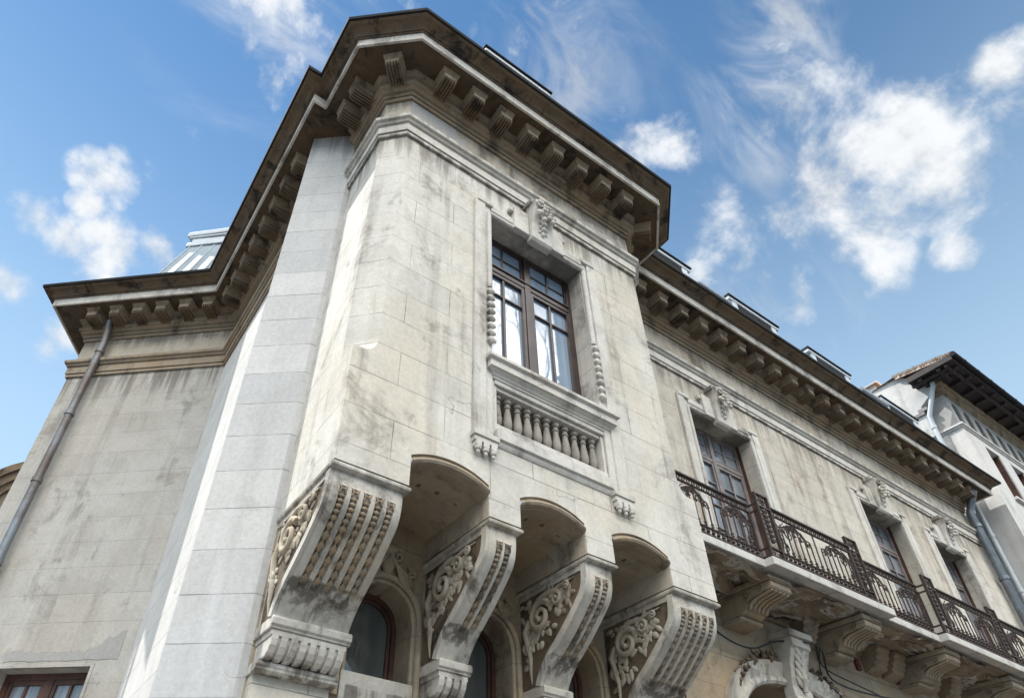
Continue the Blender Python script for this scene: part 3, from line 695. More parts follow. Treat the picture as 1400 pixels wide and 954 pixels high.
    sc_.tube([fm(4.86, 4.28, .02), fm(4.93, 4.18, .025), fm(4.90, 4.05, .022), fm(4.87, 3.92, .02), fm(4.88, 3.80, .015), fm(4.885, 3.70, .004)], [.03, .032, .028, .022, .015, .005], 7)
    rng = random.Random(int(a * 100))
    for k in range(95):
        t = rng.random(); y = 4.30 + .66 * t; zt_ = 4.48
        # lower limit follows the corbel curve
        zl = max(3.72, 4.36 - (y - 4.16) * .78 + .06)
        if zl > zt_: continue
        z = zl + (zt_ - zl) * rng.random()
        an = rng.uniform(0, 6.28)
        leaf(sc_, fm(y, z, .008), (0, math.cos(an), math.sin(an)), (-1, 0, 0), rng.uniform(.06, .13), rng.uniform(.018, .034))
    sc_.build('scroll_carving', 'spur', cb, smooth=60)
    # base block with flutes
    bb = MB(); fr = Fr((0, 0), (1, 0), (0, -1))
    x0, x1 = a + .004, b - .004
    pr = lambda L_: [(-y, z) for y, z in L_]
    fr.prism(bb, pr([(4.715, 3.655), (4.700, 3.635), (4.705, 3.59), (4.725, 3.58), (4.725, 3.565), (YM, 3.565), (YM, 3.655)]), x0, x1)
    fr.prism(bb, pr([(4.74, 3.565), (4.74, 3.52), (YM, 3.52), (YM, 3.565)]), x0 + .02, x1 - .02)
    core = [(4.755, 3.52), (4.765, 3.48), (4.80, 3.43), (4.86, 3.395), (4.90, 3.39), (YM, 3.39), (YM, 3.52)]
    fr.prism(bb, pr(core), x0 + .03, x1 - .03)
    nf = 8 if ns > 2 else 4
    wf_ = (x1 - x0 - .04) / nf
    tooth = [(4.74, 3.535), (4.742, 3.50), (4.756, 3.455), (4.79, 3.41), (4.85, 3.376), (4.90, 3.372), (4.90, 3.45), (4.80, 3.535)]
    for k in range(nf):
        c = x0 + .02 + wf_ * (k + .5)
        fr.prism(bb, pr(tooth), c - wf_ * .36, c + wf_ * .36)
    fr.prism(bb, pr([(4.87, 3.372), (4.86, 3.345), (4.875, 3.33), (4.875, 3.315), (4.91, 3.30), (YM, 3.30), (YM, 3.372)]), x0 - .004, x1 + .004)
    bb.build('corbel_base', 'corbel', cb, bevel=.006)
    # rounded moulding above
    rg = MB()
    prof = [(-.06, ZR + .003), (-.012, ZR - .004), (-.008, ZR - .02), (.008, ZR - .024), (.016, ZR - .036), (.012, ZR - .054), (-.004, ZR - .066), (-.03, ZR - .070), (-.06, ZR - .07)]
    sweep(rg, [(a, YM), (a, YB), (b, YB), (b, YM)], prof)
    rg.build('corbel_moulding', 'corbel', cb, smooth=40)
    pl = MB(); pl.box(a + .02, b - .02, YM - .09, YM + .02, 0.1, 3.33)
    pl.build('pilaster', 'front' if a < 2 else 'ochre', cb, bevel=.006)
    return cb
for (a, b), ns in zip(SPUR, (5, 2, 2, 5)): make_corbel(a, b, ns)

# ---- arched windows below the bay
def make_arched(c):
    fr_y = YM + .26
    fm = MB()
    pts_o = [(c - AHW, 3.5)] + [(c - AHW * math.cos(math.pi * i / 18), 4.03 + AHW * math.sin(math.pi * i / 18)) for i in range(19)] + [(c + AHW, 3.5)]
    for off0, off1, d0, d1 in ((0, .045, .0, .07), (.045, .075, .025, .07)):
        sc0, sc1 = (AHW - off0) / AHW, (AHW - off1) / AHW
        r0 = [((x - c) * sc0 + c, z if z <= 3.5 else 4.03 + (z - 4.03) * sc0) for x, z in pts_o]
        r1 = [((x - c) * sc1 + c, z if z <= 3.5 else 4.03 + (z - 4.03) * sc1) for x, z in pts_o]
        fm.grid([[(x, fr_y + d0, z) for x, z in r0], [(x, fr_y + d0, z) for x, z in r1], [(x, fr_y + d1, z) for x, z in r1]])
    fm.box(c - AHW, c + AHW, fr_y, fr_y + .07, 3.46, 3.545)
    o = fm.build('arched_window', 'wood_red', mansion)
    pn = MB(); pn.add([(x, fr_y + .05, z) for x, z in pts_o], [tuple(range(len(pts_o)))]); pn.build('pane', 'glass_dark', o)
    # stone roll round the arch and sill apron
    sr = MB()
    for rr, yy, off in ((.032, YM - .012, .075), (.016, YM + .0, .018)):
        P = [(c - AHW - off, yy, 3.3)] + [(c - (AHW + off) * math.cos(math.pi * i / 24), yy, 4.03 + (AHW + off) * math.sin(math.pi * i / 24)) for i in range(25)] + [(c + AHW + off, yy, 3.3)]
        sr.tube(P, rr, 8)
    sr.build('arch_surround', 'ochre', o, smooth=50)
    ap = MB(); ap.box(c - AHW - .04, c + AHW + .04, YM - .03, YM + .05, 3.05, 3.5); ap.build('apron', 'corbel', o, bevel=.01)
    cv = MB(); f2 = lambda x, z, d: Vector((x, YM - d, z))
    for s in (-1, 1):
        cw = lambda u, z, d, s=s: f2(c + s * u, z, d)
        spiral(cv, cw, (.085, 4.60), .075, 1.4, 1.0, .026, 1, lift=.03)
        spiral(cv, cw, (.24, 4.47), .05, 1.3, 2.4, .02, -1, lift=.03)
        for k in range(4):
            cv.tube([cw(.03 + .02 * k, 4.56 - .02 * k, .04), cw(.12, 4.46 - .028 * k, .05), cw(.22 - .01 * k, 4.43 - .03 * k, .035), cw(.29, 4.36 - .04 * k, .015)], [.014, .02, .016, .006], 6)
    cv.blob(f2(c, 4.50, .02), .07, .05, .10)
    cv.blob(f2(c, 4.66, .02), .11, .05, .06)
    cv.build('cartouche', 'ochre', o, smooth=60)
for c in AW: make_arched(c)

# ---- rectangular windows with their stone surround
def make_window(fr, u0, u1, zb, zt, rec, zsur, bay):
    """wooden casement pair + stone architrave; fr is the wall frame"""
    wd = u1 - u0; um = (u0 + u1) / 2
    wood = 'wood' if bay else 'wood_grey'
    d0 = -rec; fm = MB()
    fwid = .06
    trz = zt - .60
    B = lambda a, b, z0, z1, dd=0, th=.06: fr.box(fm, a, b, d0 - th, d0 + dd, z0, z1)
    B(u0, u0 + fwid, zb, zt, .0); B(u1 - fwid, u1, zb, zt, .0); B(u0 + fwid, u1 - fwid, zt - .05, zt, .0)
    B(um - .042, um + .042, zb, zt - .05, .018); B(u0 + fwid, um - .042, trz - .035, trz + .035, .012); B(um + .042, u1 - fwid, trz - .035, trz + .035, .012)
    if bay: B(u0 + fwid, u1 - fwid, trz + .045, trz + .068, .03)
    B(u0 + fwid, um - .05, zb, zb + .08, .004); B(um + .05, u1 - fwid, zb, zb + .08, .004)
    sm = []
    for a, b in ((u0 + fwid, um - .042), (um + .042, u1 - fwid)):
        # upper light
        x0, x1, z0, z1 = a, b, trz + .07, zt - .05
        for (p, q, r, s) in ((x0, x0 + .035, z0, z1), (x1 - .035, x1, z0, z1), (x0 + .035, x1 - .035, z0, z0 + .03), (x0 + .035, x1 - .035, z1 - .03, z1)): B(p, q, r, s, -.012, .04)
        xm = (x0 + x1) / 2; zm = (z0 + z1) / 2
        B(xm - .014, xm + .014, z0 + .03, z1 - .03, -.018, .03); B(x0 + .035, xm - .014, zm - .012, zm + .012, -.018, .03); B(xm + .014, x1 - .035, zm - .012, zm + .012, -.018, .03)
        # casement
        z0, z1 = zb + .08, trz - .045
        for (p, q, r, s) in ((x0, x0 + .05, z0, z1), (x1 - .05, x1, z0, z1), (x0 + .05, x1 - .05, z0, z0 + .07), (x0 + .05, x1 - .05, z1 - .05, z1)): B(p, q, r, s, .004, .045)
        B(xm - .016, xm + .016, z0 + .07, z1 - .05, -.006, .03)
        rows = [z1 - .36] if bay else [z1 - .42 * (k + 1) for k in range(int((z1 - z0) / .42))]
        for zz in rows:
            B(x0 + .05, xm - .016, zz - .013, zz + .013, -.006, .03); B(xm + .016, x1 - .05, zz - .013, zz + .013, -.006, .03)
        sm.append((x0, x1, z0, z1, trz + .07, zt - .05))
    o = fm.build('window', wood, mansion, bevel=.005)
    for x0, x1, z0, z1, y0, y1 in sm:
        for ka, kb, a, b in ((z0, z1, x0, x1), (y0, y1, x0, x1)):
            pn = MB(); pn.quad(fr.p(a + .01, d0 - .035, ka), fr.p(b - .01, d0 - .035, ka), fr.p(b - .01, d0 - .035, kb), fr.p(a + .01, d0 - .035, kb))
            pn.build('pane', 'glass_net_sky' if bay else 'glass_mid', o)
    if not bay:
        ln = MB(); fr.box(ln, u1 - .022, u1 - .001, d0, d0 + .05, zb, zt - .002); ln.build('jamb_lining', 'wood_red', o)
    # stone surround
    su = MB(); J = .235 if bay else .25; pr = .045
    zl = zsur
    for s, ua in ((-1, u0), (1, u1)):
        a, b = (ua - J, ua) if s < 0 else (ua, ua + J)
        # outer flat strip, quirk and inner roll
        oa, ob = (a, a + J * .62) if s < 0 else (a + J * .38, b)
        fr.box(su, oa, ob, -.01, pr, zl, zt + .20)
        ia, ib = (a + J * .62, b) if s < 0 else (a, a + J * .38)
        fr.box(su, ia, ib, -.01, pr - .022, (zb if not bay else zl), zt + .20)
    fr.box(su, u0, u1, -.01, pr - .018, zt, zt + .12); 
    fr.box(su, u0, um - .16, -.01, pr, zt + .09, zt + .20); fr.box(su, um + .16, u1, -.01, pr, zt + .09, zt + .20)
    # stepped lintel blocks either side of the keystone
    for s in (-1, 1):
        a, b = sorted((um + s * .17, um + s * .40)); fr.box(su, a, b, 0, pr + .035, zt - .005, zt + .44)
        a, b = sorted((um + s * .40, um + s * .46)); fr.box(su, a, b, 0, pr + .02, zt + .33, zt + .40)
    fr.box(su, u0 - J + .02, u0 + .02, 0, pr + .015, zt + .16, zt + .235); fr.box(su, u1 - .02, u1 + J - .02, 0, pr + .015, zt + .16, zt + .235)
    s_o = su.build('window_surround', 'trim', o, bevel=.012)
    rl = MB()
    for ua in (u0 - .03, u1 + .03):
        top = zt + .03; bt = (zb + 1.08) if bay else zb
        rl.tube([fr.p(ua, .02, top), fr.p(ua, .02, bt)], .034, 10)
    rl.tube([fr.p(u0 - .03, .02, zt + .03), fr.p(u1 + .03, .02, zt + .03)], .034, 10)
    rl.build('roll_moulding', 'trim', o, smooth=50)
    if bay:
        for ua in (u0 - .03, u1 + .03):
            bm_ = MB(); pts = [fr.p(ua, .03, zb + 1.06 - .86 * k / 8) for k in range(9)]
            husk_chain(bm_, pts, lambda i: fr.n, .085, 10); bm_.build('husk_drop', 'trim', o, smooth=60)
    # keystone, bracket shaped, with fruit drop
    ks = MB(); kw = .165
    prof = [(0, zt - .09), (pr + .045, zt - .09), (pr + .075, zt - .05), (pr + .085, zt + .08), (pr + .10, zt + .22), (pr + .14, zt + .40), (pr + .17, zt + .50), (pr + .20, zt + .54), (pr + .20, zt + .60), (pr + .15, zt + .64), (0, zt + .66)]
    fr.prism(ks, prof, um - kw, um + kw)
    fr.box(ks, um - kw - .03, um + kw + .03, 0, pr + .13, zt + .60, zt + .68)
    k_o = ks.build('keystone', 'trim', o, bevel=.015)
    fd = MB(); rng = random.Random(int(um * 31))
    for k in range(13):
        t = k / 12; zz = zt + .56 - .10 * (k % 3) * .5 - .12 * (k // 5); uu = um + (-.11 + .22 * ((k * 5) % 13) / 12)
        q = fr.p(uu, pr + .20, zz); fd.blob(q, .035, .035, .04)
    for s in (-1, 1):
        spiral(fd, lambda u, z, d, s=s: fr.p(um + s * u, pr + .17 + d, z), (.10, zt + .52), .05, 1.2, 1.2, .018, 1)
        leaf(fd, fr.p(um + s * .05, pr + .18, zt + .44), fr.t * s * .8 + Vector((0, 0, -.7)), fr.n, .14, .03)
    for k in range(5):
        z0 = zt + .46 - .085 * k
        fd.lathe([(r * (.055 - .006 * k), h * -.10) for r, h in BUD], fr.p(um, pr + .16 - .018 * k, z0), (0, 0, 1), 9)
        for s in (-1, 1): leaf(fd, fr.p(um + s * .025, pr + .17 - .018 * k, z0), fr.t * s * .6 + Vector((0, 0, -.6)), fr.n, .07, .016)
    fd.build('fruit_drop', 'trim', k_o, smooth=60)
    return o
bw = make_window(FF, WOP[0], WOP[1], 6.43, WOP[3], .235, 5.42, True)
for a, b in WIN: make_window(FM, a, b, 5.72, ZW, .26, 5.70, False)

# bay window sill, balustrade, apron band, drops
sl_ = MB()
pr = [(0, 6.44), (.115, 6.435), (.125, 6.425), (.125, 6.385), (.107, 6.378), (.09, 6.362), (.094, 6.358), (.094, 6.285), (.068, 6.275), (.068, 6.268), (.045, 6.25), (.03, 6.225), (.02, 6.222), (.02, 6.20), (0, 6.195)]
sweep(sl_, [(2.99, YB + .0), (2.99, YB - .005), (4.485, YB - .005), (4.485, YB)], pr[::-1])
sl_.box(2.975, 4.435, YB - .006, YB + .3, 6.38, 6.437)
sl_.build('window_sill', 'trim', mansion, bevel=.004)
bs = MB()
FF.box(bs, 3.0, 4.44, -.30, .012, 6.145, 6.30)          # rail under the sill
FF.box(bs, 3.036, 4.404, -.12, -.02, 6.10, 6.144)
FF.box(bs, 3.0, 3.035, -.14, -.01, 5.66, 6.14); FF.box(bs, 4.405, 4.44, -.14, -.01, 5.66, 6.14)
FF.box(bs, 3.0, 4.44, -.30, .0, 5.55, 5.66)
bl = bs.build('balustrade', 'trim', mansion, bevel=.006)
bp_ = [(r * .86, h) for r, h in ((.052, 0), (.052, .035), (.03, .045), (.027, .06), (.036, .075), (.052, .10), (.056, .14), (.046, .22), (.034, .29), (.030, .32), (.042, .33), (.042, .345), (.030, .355), (.030, .38), (.05, .39), (.052, .44))]
b0 = MB(); b0.lathe(bp_, (0, 0, 0), n=14); b0 = b0.build('baluster', 'baluster', bl, smooth=45)
NB = 11
for k in range(NB):
    o = b0 if k == 0 else b0.copy()
    if k: COL.objects.link(o); o.parent = bl
    o.location = Vector((3.10 + 1.24 * k / (NB - 1), YB + .095, 5.66)) - wloc(bl)
ab = MB()
FF.prism(ab, [(-.1, 5.56), (.055, 5.56), (.055, 5.445), (.03, 5.438), (.026, 5.41), (.012, 5.385), (-.01, 5.372), (-.1, 5.37)], 2.99, 4.45)
ab.build('apron_band', 'trim', mansion, bevel=.005)
for a, b in ((2.735, 2.985), (4.435, 4.685)):
    dr = MB()
    FF.box(dr, a - .015, b + .015, -.01, .075, 5.375, 5.43)
    FF.box(dr, a, b, -.01, .06, 5.32, 5.375)
    for k in range(3):
        c = a + (b - a) * (k + .5) / 3; p = FF.p(c, .045, 5.32)
        FF.box(dr, c - .03, c + .03, .0, .068, 5.265, 5.318)
        dr.lathe([(.034, 0), (.03, -.03), (.014, -.045), (.02, -.06), (.012, -.075), (.002, -.08)], (p.x, p.y, 5.262), n=10)
    dr.build('drop_ornament', 'trim', mansion, bevel=.004)

# wing window
ww = MB()
for u0, u1, z0, z1 in ((.48, .56, 2.4, 4.50), (1.67, 1.75, 2.4, 4.50), (.56, 1.67, 4.42, 4.50), (1.06, 1.17, 2.4, 4.42)): FW_.box(ww, u0, u1, -.26, -.20, z0, z1)
for a, b in ((.56, 1.06), (1.17, 1.67)):
    for p, q, r, s in ((a, a + .05, 2.4, 4.42), (b - .05, b, 2.4, 4.42), (a + .05, b - .05, 4.36, 4.42), ((a + b) / 2 - .018, (a + b) / 2 + .018, 2.4, 4.36)): FW_.box(ww, p, q, -.25, -.21, r, s)
wo_ = ww.build('window', 'wood_red', mansion, bevel=.004)
pn = MB(); pn.quad(FW_.p(.5, -.235, 2.4), FW_.p(1.73, -.235, 2.4), FW_.p(1.73, -.235, 4.46), FW_.p(.5, -.235, 4.46)); pn.build('pane', 'glass_mid', wo_)

# ---- portal
po = MB()
def arch_pts(off, n=40):
    P = [(PC - PHW - off, 0.1)]
    for i in range(n + 1):
        a = math.pi * i / n; c, s = math.cos(a), math.sin(a)
        e = 2 / 2.6
        P.append((PC - (PHW + off) * math.copysign(abs(c) ** e, c), 3.62 + (.93 + off) * abs(s) ** e))
    return P + [(PC + PHW + off, 0.1)]
prof = [(0, -.05), (0, .06), (.03, .085), (.07, .085), (.09, .06), (.10, .045), (.13, .05), (.22, .075), (.27, .10), (.27, -.02)]
rows = []
lines = [[(x, YM - d, z) for x, z in arch_pts(o_)] for o_, d in prof]
po.grid(lines)
pt = po.build('portal_arch', 'corbel', mansion, smooth=35)
dk = MB(); dk.box(PC - PHW - .1, PC + PHW + .1, YM + .68, YM + .74, 0, 4.7); dk.build('portal_door', 'dark', pt)
kk = MB(); FM.prism(kk, [(0, 4.38), (.14, 4.38), (.15, 4.44), (.14, 4.52), (.19, 4.80), (.26, 4.98), (.30, 5.0), (.30, 5.10), (.26, 5.12), (0, 5.13)], PC - .19, PC + .19)
FM.box(kk, PC - .24, PC + .24, 0, .33, 5.12, 5.20)
FM.prism(kk, [(0, 4.34), (.16, 4.34), (.18, 4.37), (.16, 4.41), (0, 4.41)], PC - .21, PC + .21)
ko = kk.build('keystone', 'corbel', pt, bevel=.012)
lv = MB()
for k in range(5):
    for s in (-1, 1): leaf(lv, FM.p(PC + s * .03, .17 + .022 * k, 4.52 + .09 * k), FM.t * s * .5 + Vector((0, 0, .9)), FM.n + Vector((s * .3, 0, 0)), .17, .035)
lv.tube([FM.p(PC, .17, 4.47), FM.p(PC, .20, 4.7), FM.p(PC, .27, 4.95)], [.03, .028, .02], 7)
lv.build('acanthus_leaf', 'corbel', ko, smooth=60)
rng = random.Random(5)
for s in (-1, 1):
    gl = MB()
    for k in range(60):
        t = rng.random(); u = PC + s * (.25 + .88 * t); z = portal_top(min(u, PC + PHW * .999) if s > 0 else max(u, PC - PHW * .999)) + .27 + rng.uniform(-.01, .11) * (1.1 - .4 * t)
        gl.blob(FM.p(u, .03 + rng.random() * .07, z), *(rng.uniform(.018, .04) for _ in range(3)))
        if k % 3 == 0: leaf(gl, FM.p(u, .05, z), (rng.uniform(-1, 1), 0, rng.uniform(-1, 1)), (0, -1, 0), .10, .02)
    gl.tube([FM.p(PC + s * (.22 + .92 * t / 12), .04, portal_top(PC + s * min(PHW * .999, .22 + .92 * t / 12)) + .285) for t in range(13)], .03, 6)
    gl.build('fruit_garland', 'soot_and_shade', pt, smooth=60)

# ---- balcony
YS = 4.10
bal = MB()
SEC = [(BR + .01, 7.2, YS + .12), (7.2, 9.8, YS), (9.8, 11.15, YS + .12), (11.15, XE - .1, YS)]
for a, b, y in SEC:
    bal.box(a, b, y, YM - .003, 5.535, 5.64)
bal.box(BR + .02, XE - .12, YS + .16, YM - .004, 5.64, 5.655)
balc = bal.build('balcony', 'slab', mansion, bevel=.012, loc=(11, 4.6, 5.6))
# decayed underside
us_ = MB(); nx, ny = 150, 14; rows = []
for j in range(ny + 1):
    row = []
    for i in range(nx + 1):
        x = BR + .02 + (XE - .12 - BR - .02) * i / nx; y = YS + .15 + (YM - .01 - YS - .15) * j / ny
        v = mnoise.fractal(Vector((x * 1.1, y * 2.2, 3.3)), 1.0, 2.0, 5); v2 = mnoise.noise(Vector((x * 5, y * 5, 1)))
        z = 5.515 - .07 * max(0, min(1, (v + .12) * 6)) - .012 * v2
        row.append((x, y, z))
    rows.append(row)
us_.grid(rows); us_.build('balcony_underside', 'decay', balc, smooth=40)
# remnants of the plaster rim
rng = random.Random(11)
x = BR + .3
while x < XE - .3:
    ln = rng.uniform(.25, .7); y = YS + .2 + rng.uniform(0, .28)
    rows = []
    n = 10
    for i in range(n + 1):
        xx = x + ln * i / n; yy = y + .05 * mnoise.noise(Vector((xx * 6, 0, 2))); h = .03 + .03 * abs(mnoise.noise(Vector((xx * 7, 3, 1))))
        wdt = (.05 + .05 * abs(mnoise.noise(Vector((xx * 5, 9, 1))))) * math.sin(math.pi * (i + .3) / (n + .6))
        rows.append([(xx, yy - wdt, 5.50), (xx, yy - wdt * .6, 5.50 - h), (xx, yy + wdt * .6, 5.50 - h * .8), (xx, yy + wdt, 5.50)])
    rm = MB(); rm.grid(rows); rm.build('plaster_remnant', 'decay', balc, smooth=30); x += ln + rng.uniform(.05, .5)
# long consoles and small blocks
def console(x0, x1):
    mb = MB()
    FM.prism(mb, [(0, 5.50), (.80, 5.50), (.80, 5.44), (.78, 5.43), (0, 5.43)], x0 - .03, x1 + .03)
    FM.prism(mb, [(0, 5.43), (.77, 5.43), (.785, 5.41), (.785, 5.36), (.76, 5.335), (.50, 5.31), (.41, 5.28), (.38, 5.21), (.33, 5.165), (.24, 5.14), (0, 5.13)], x0, x1)
    for k in range(5):
        u = x0 + (x1 - x0) * (k + .5) / 5
        FM.prism(mb, [(.36, 5.20), (.42, 5.26), (.52, 5.30), (.76, 5.33), (.76, 5.312), (.53, 5.278), (.44, 5.235), (.41, 5.18)], u - .025, u + .025)
    FM.prism(mb, [(0, 5.13), (.30, 5.13), (.27, 5.09), (.0, 5.08)], x0 - .02, x1 + .02)
    o = mb.build('console', 'ochre', balc, bevel=.008)
    cv = MB(); f2 = lambda y, z, d: Vector((x0 - d, y, z))
    spiral(cv, f2, (4.43, 5.37), .045, 1.3, 2.0, .016, 1, lift=.008)
    spiral(cv, f2, (4.62, 5.33), .05, 1.3, 1.0, .016, -1, lift=.008)
    cv.tube([f2(4.47, 5.38, .01), f2(4.7, 5.39, .012), f2(4.95, 5.36, .01)], .012, 6)
    cv.build('console_carving', 'band', o, smooth=60)
for x0 in (7.28, 9.22, 11.25, 13.2, 15.2): console(x0 + .02, x0 + .40)
sb = MB()
FM.prism(sb, [(0, 5.50), (.30, 5.50), (.30, 5.45), (.26, 5.42), (.26, 5.36), (.22, 5.34), (.22, 5.29), (.18, 5.27), (.18, 5.22), (.12, 5.20), (0, 5.16)], -.16, .16)
sb0 = sb.build('block_corbel', 'band', balc, bevel=.006)
for i, x in enumerate((8.86, 10.55, 11.0, 12.0, 12.6, 14.1, 14.6, 16.2)):
    o = sb0 if i == 0 else sb0.copy()
    if i: COL.objects.link(o); o.parent = balc
    o.location = Vector((x, 0, 0)) - wloc(balc)
for x in (8.72, 10.22, 11.2):
    bk = MB(); bk.box(x - .05, x + .05, YM - .04, YM + .05, 5.16, 5.34); bk.build('exposed_brick', 'brick', balc, bevel=.012)
# cornice strip at the wall under the slab
FM.prism(MB(), [(-.02, 5.50), (.10, 5.50), (.09, 5.47), (.05, 5.45), (.05, 5.41), (-.02, 5.40)], BR, XE - .1).build('bed_moulding', 'band', balc)

# railing: panels and taller post panels
RT, RB_ = 6.43, 5.665
def bar(mb, p, q, r=.009, n=5): mb.tube([p, q], r, n)
def flat(mb, x0, x1, y, z0, z1, th=.016): mb.box(x0, x1, y - th, y + th, z0, z1)
def rail_panel(x0, x1, y):
    mb = MB(); wd = x1 - x0; P = lambda u, z, d=0: Vector((x0 + u, y - d, z))
    flat(mb, x0, x1, y, RB_, RB_ + .02, .02); flat(mb, x0, x1, y, RB_ + .115, RB_ + .13, .014)
    flat(mb, x0, x1, y, RT - .022, RT, .026); flat(mb, x0, x1, y, RT - .115, RT - .10, .014)
    n = max(3, int(wd / .085))
    for k in range(n):
        u = wd * (k + .5) / n
        # lower row of small balls on stems, upper row of rings
        mb.lathe([(.008, 0), (.02, .012), (.012, .03), (.026, .05), (.014, .075), (.02, .09), (.008, .098)], P(u, RB_ + .018), n=6)
        R_ = .026
        mb.tube([P(u + R_ * math.cos(6.2832 * i / 10), RT - .061 + R_ * math.sin(6.2832 * i / 10)) for i in range(11)], .009, 4, False)
    zb, zt = RB_ + .13, RT - .115
    h = zt - zb
    nb = max(5, int(wd / .115))
    for k in range(nb + 1):
        u = wd * k / nb; e = min(u, wd - u) / wd
        c = abs(u / wd - .5) * 2
        top = zt if (c < .14 or k in (0, nb)) else zb + h * (.78 - .38 * abs(c - .55))
        if k in (0, nb): flat(mb, x0 + u - .012, x0 + u + .012, y, zb, zt)
        else:
            bar(mb, P(u, zb), P(u, top), .0095)
            mb.lathe([(.009, 0), (.02, .02), (.013, .045), (.02, .06), (.008, .08)], P(u, zb), n=6)
            if c >= .14:
                s = -1 if u < wd / 2 else 1
                pts = [P(u, top)] + [P(u + s * (.045 - .045 * math.cos(a)), top + .045 * math.sin(a)) for a in (.6, 1.2, 1.8, 2.4, 3.0, 3.6, 4.2)]
                mb.tube(pts, [.0095] * 6 + [.012, .015], 5)
    for s in (-1, 1):
        c = wd / 2
        Q = lambda u, z, d=0, s=s: P(c + s * u, z, d)
        hw = wd / 2
        # open C-scrolls with slender leaves rising to the outer corners
        for (cu, cz, r0, tn, a0, dr, tr_) in ((.70, .62, .10, 1.5, 2.2, -1, .0105), (.36, .70, .07, 1.35, .5, 1, .010), (.86, .20, .065, 1.35, 1.0, 1, .010), (.20, .56, .04, 1.2, 3.0, -1, .009), (.90, .48, .04, 1.2, 4.0, 1, .009), (.52, .86, .045, 1.3, 3.4, 1, .009)):
            spiral(mb, lambda u, z, d: Q(u, z, d), (hw * cu, zb + h * cz), r0, tn, a0, tr_, dr, 20, .16, 0)
        for k in range(3):
            z1 = zt - .015 - .035 * k
            mb.tube([Q(hw * .24, zb + h * (.60 + .05 * k)), Q(hw * .34, zb + h * (.80 + .03 * k)), Q(hw * (.48 + .08 * k), z1), Q(hw * (.66 + .1 * k), z1 - .03), Q(hw * (.80 + .06 * k), z1 - .10 - .03 * k)], [.008, .011, .012, .010, .005], 5)
        mb.tube([Q(hw * .96, zb + .02), Q(hw * .91, zb + h * .3), Q(hw * .95, zb + h * .55), Q(hw * .86, zb + h * .80), Q(hw * .74, zb + h * .95)], [.008, .012, .013, .010, .006], 5)
        for k in range(5):
            leaf(mb, Q(hw * (.45 + .10 * k), zb + h * (.88 - .06 * k)), (s * .7, 0, -.5 + .25 * (k % 3)), (0, -1, 0), .085, .013)
            leaf(mb, Q(hw * .92, zb + h * (.22 + .13 * k)), (-s * (.6 if k % 2 else -.4), 0, .7), (0, -1, 0), .06, .011)
    return mb.build('railing_panel', 'iron', balc)
def post_panel(x0, y):
    mb = MB(); wd = .25; z1 = RT + .15; P = lambda u, z, d=0: Vector((x0 + u, y - d, z))
    for u in (0, wd): flat(mb, x0 + u - .014, x0 + u + .014, y, RB_, z1, .02)
    for z in (RB_, RB_ + .115, RT - .06, z1 - .02): flat(mb, x0 + .014, x0 + wd - .014, y, z, z + .02, .018)
    # square head with rosette
    c = P(wd / 2, (RT - .04 + z1 - .02) / 2 + .01)
    for k in range(8):
        a = k * math.pi / 4; leaf(mb, c, (math.cos(a), 0, math.sin(a)), (0, -1, 0), .085, .02)
    mb.blob(c, .03, .03, .03)
    for k in range(7):
        z = RT - .10 - .07 * k; s = .05 - .003 * k
        mb.blob(P(wd / 2, z), s, .025, .04, None, 7, 4)
        for q in (-1, 1): leaf(mb, P(wd / 2 + q * .02, z), (q * .9, 0, .3), (0, -1, 0), .075, .018)
    for q in (-1, 1): spiral(mb, lambda u, z, d, q=q: P(wd / 2 + q * u, z, d), (.055, RB_ + .055), .03, 1.1, 0, .010, 1, 12, lift=0)
    return mb.build('railing_post', 'iron', balc)
yF, yK = YS + .04, YS + .165
rail_panel(BR + .03, 7.22, yK); post_panel(7.25, yF); rail_panel(7.52, 9.20, yF); post_panel(9.22, yF)
rail_panel(9.52, 11.18, yK); post_panel(11.21, yF); rail_panel(11.48, 13.16, yF); post_panel(13.18, yF); rail_panel(13.45, 15.1, yF); post_panel(15.12, yF); rail_panel(15.39, 17.4, yF)
jg = MB()
for x in (7.245, 9.485, 11.205):
    for z in (RB_ + .01, RB_ + .12, RT - .11, RT - .012): jg.box(x - .012, x + .012, yF, yK + .01, z - .01, z + .01)
jg.build('railing_return', 'iron', balc)

# ---- drain pipes on the mansion
def pipe(name, pts, r, mat, parent, collars):
    mb = MB(); mb.tube(pts, r, 16); o = mb.build(name, mat, parent, smooth=50)
    for i, (a, b) in enumerate(collars):
        cm = MB(); cm.tube([a, b], r * 1.22, 16); cm.build('collar', mat, o, smooth=50)
    return o
u = 2.36
pz = lambda z, d=.13: FW_.p(u, d, z)
pipe('downpipe', [pz(10.66, .22), pz(10.45, .17), pz(10.2), pz(0.1)], .062, 'zinc_rust', mansion,
     [(pz(z), pz(z + .07)) for z in (9.95, 8.55, 7.25, 5.9, 4.5)])
pz = lambda z, x=17.52: Vector((x, YM - .15, z))
pipe('downpipe', [Vector((17.52, YM - .42, 10.78)), Vector((17.52, YM - .28, 10.55)), pz(10.3), pz(.1)], .085, 'zinc', mansion, [(pz(z), pz(z + .08)) for z in (9.9, 8.6, 7.3, 6.0)])

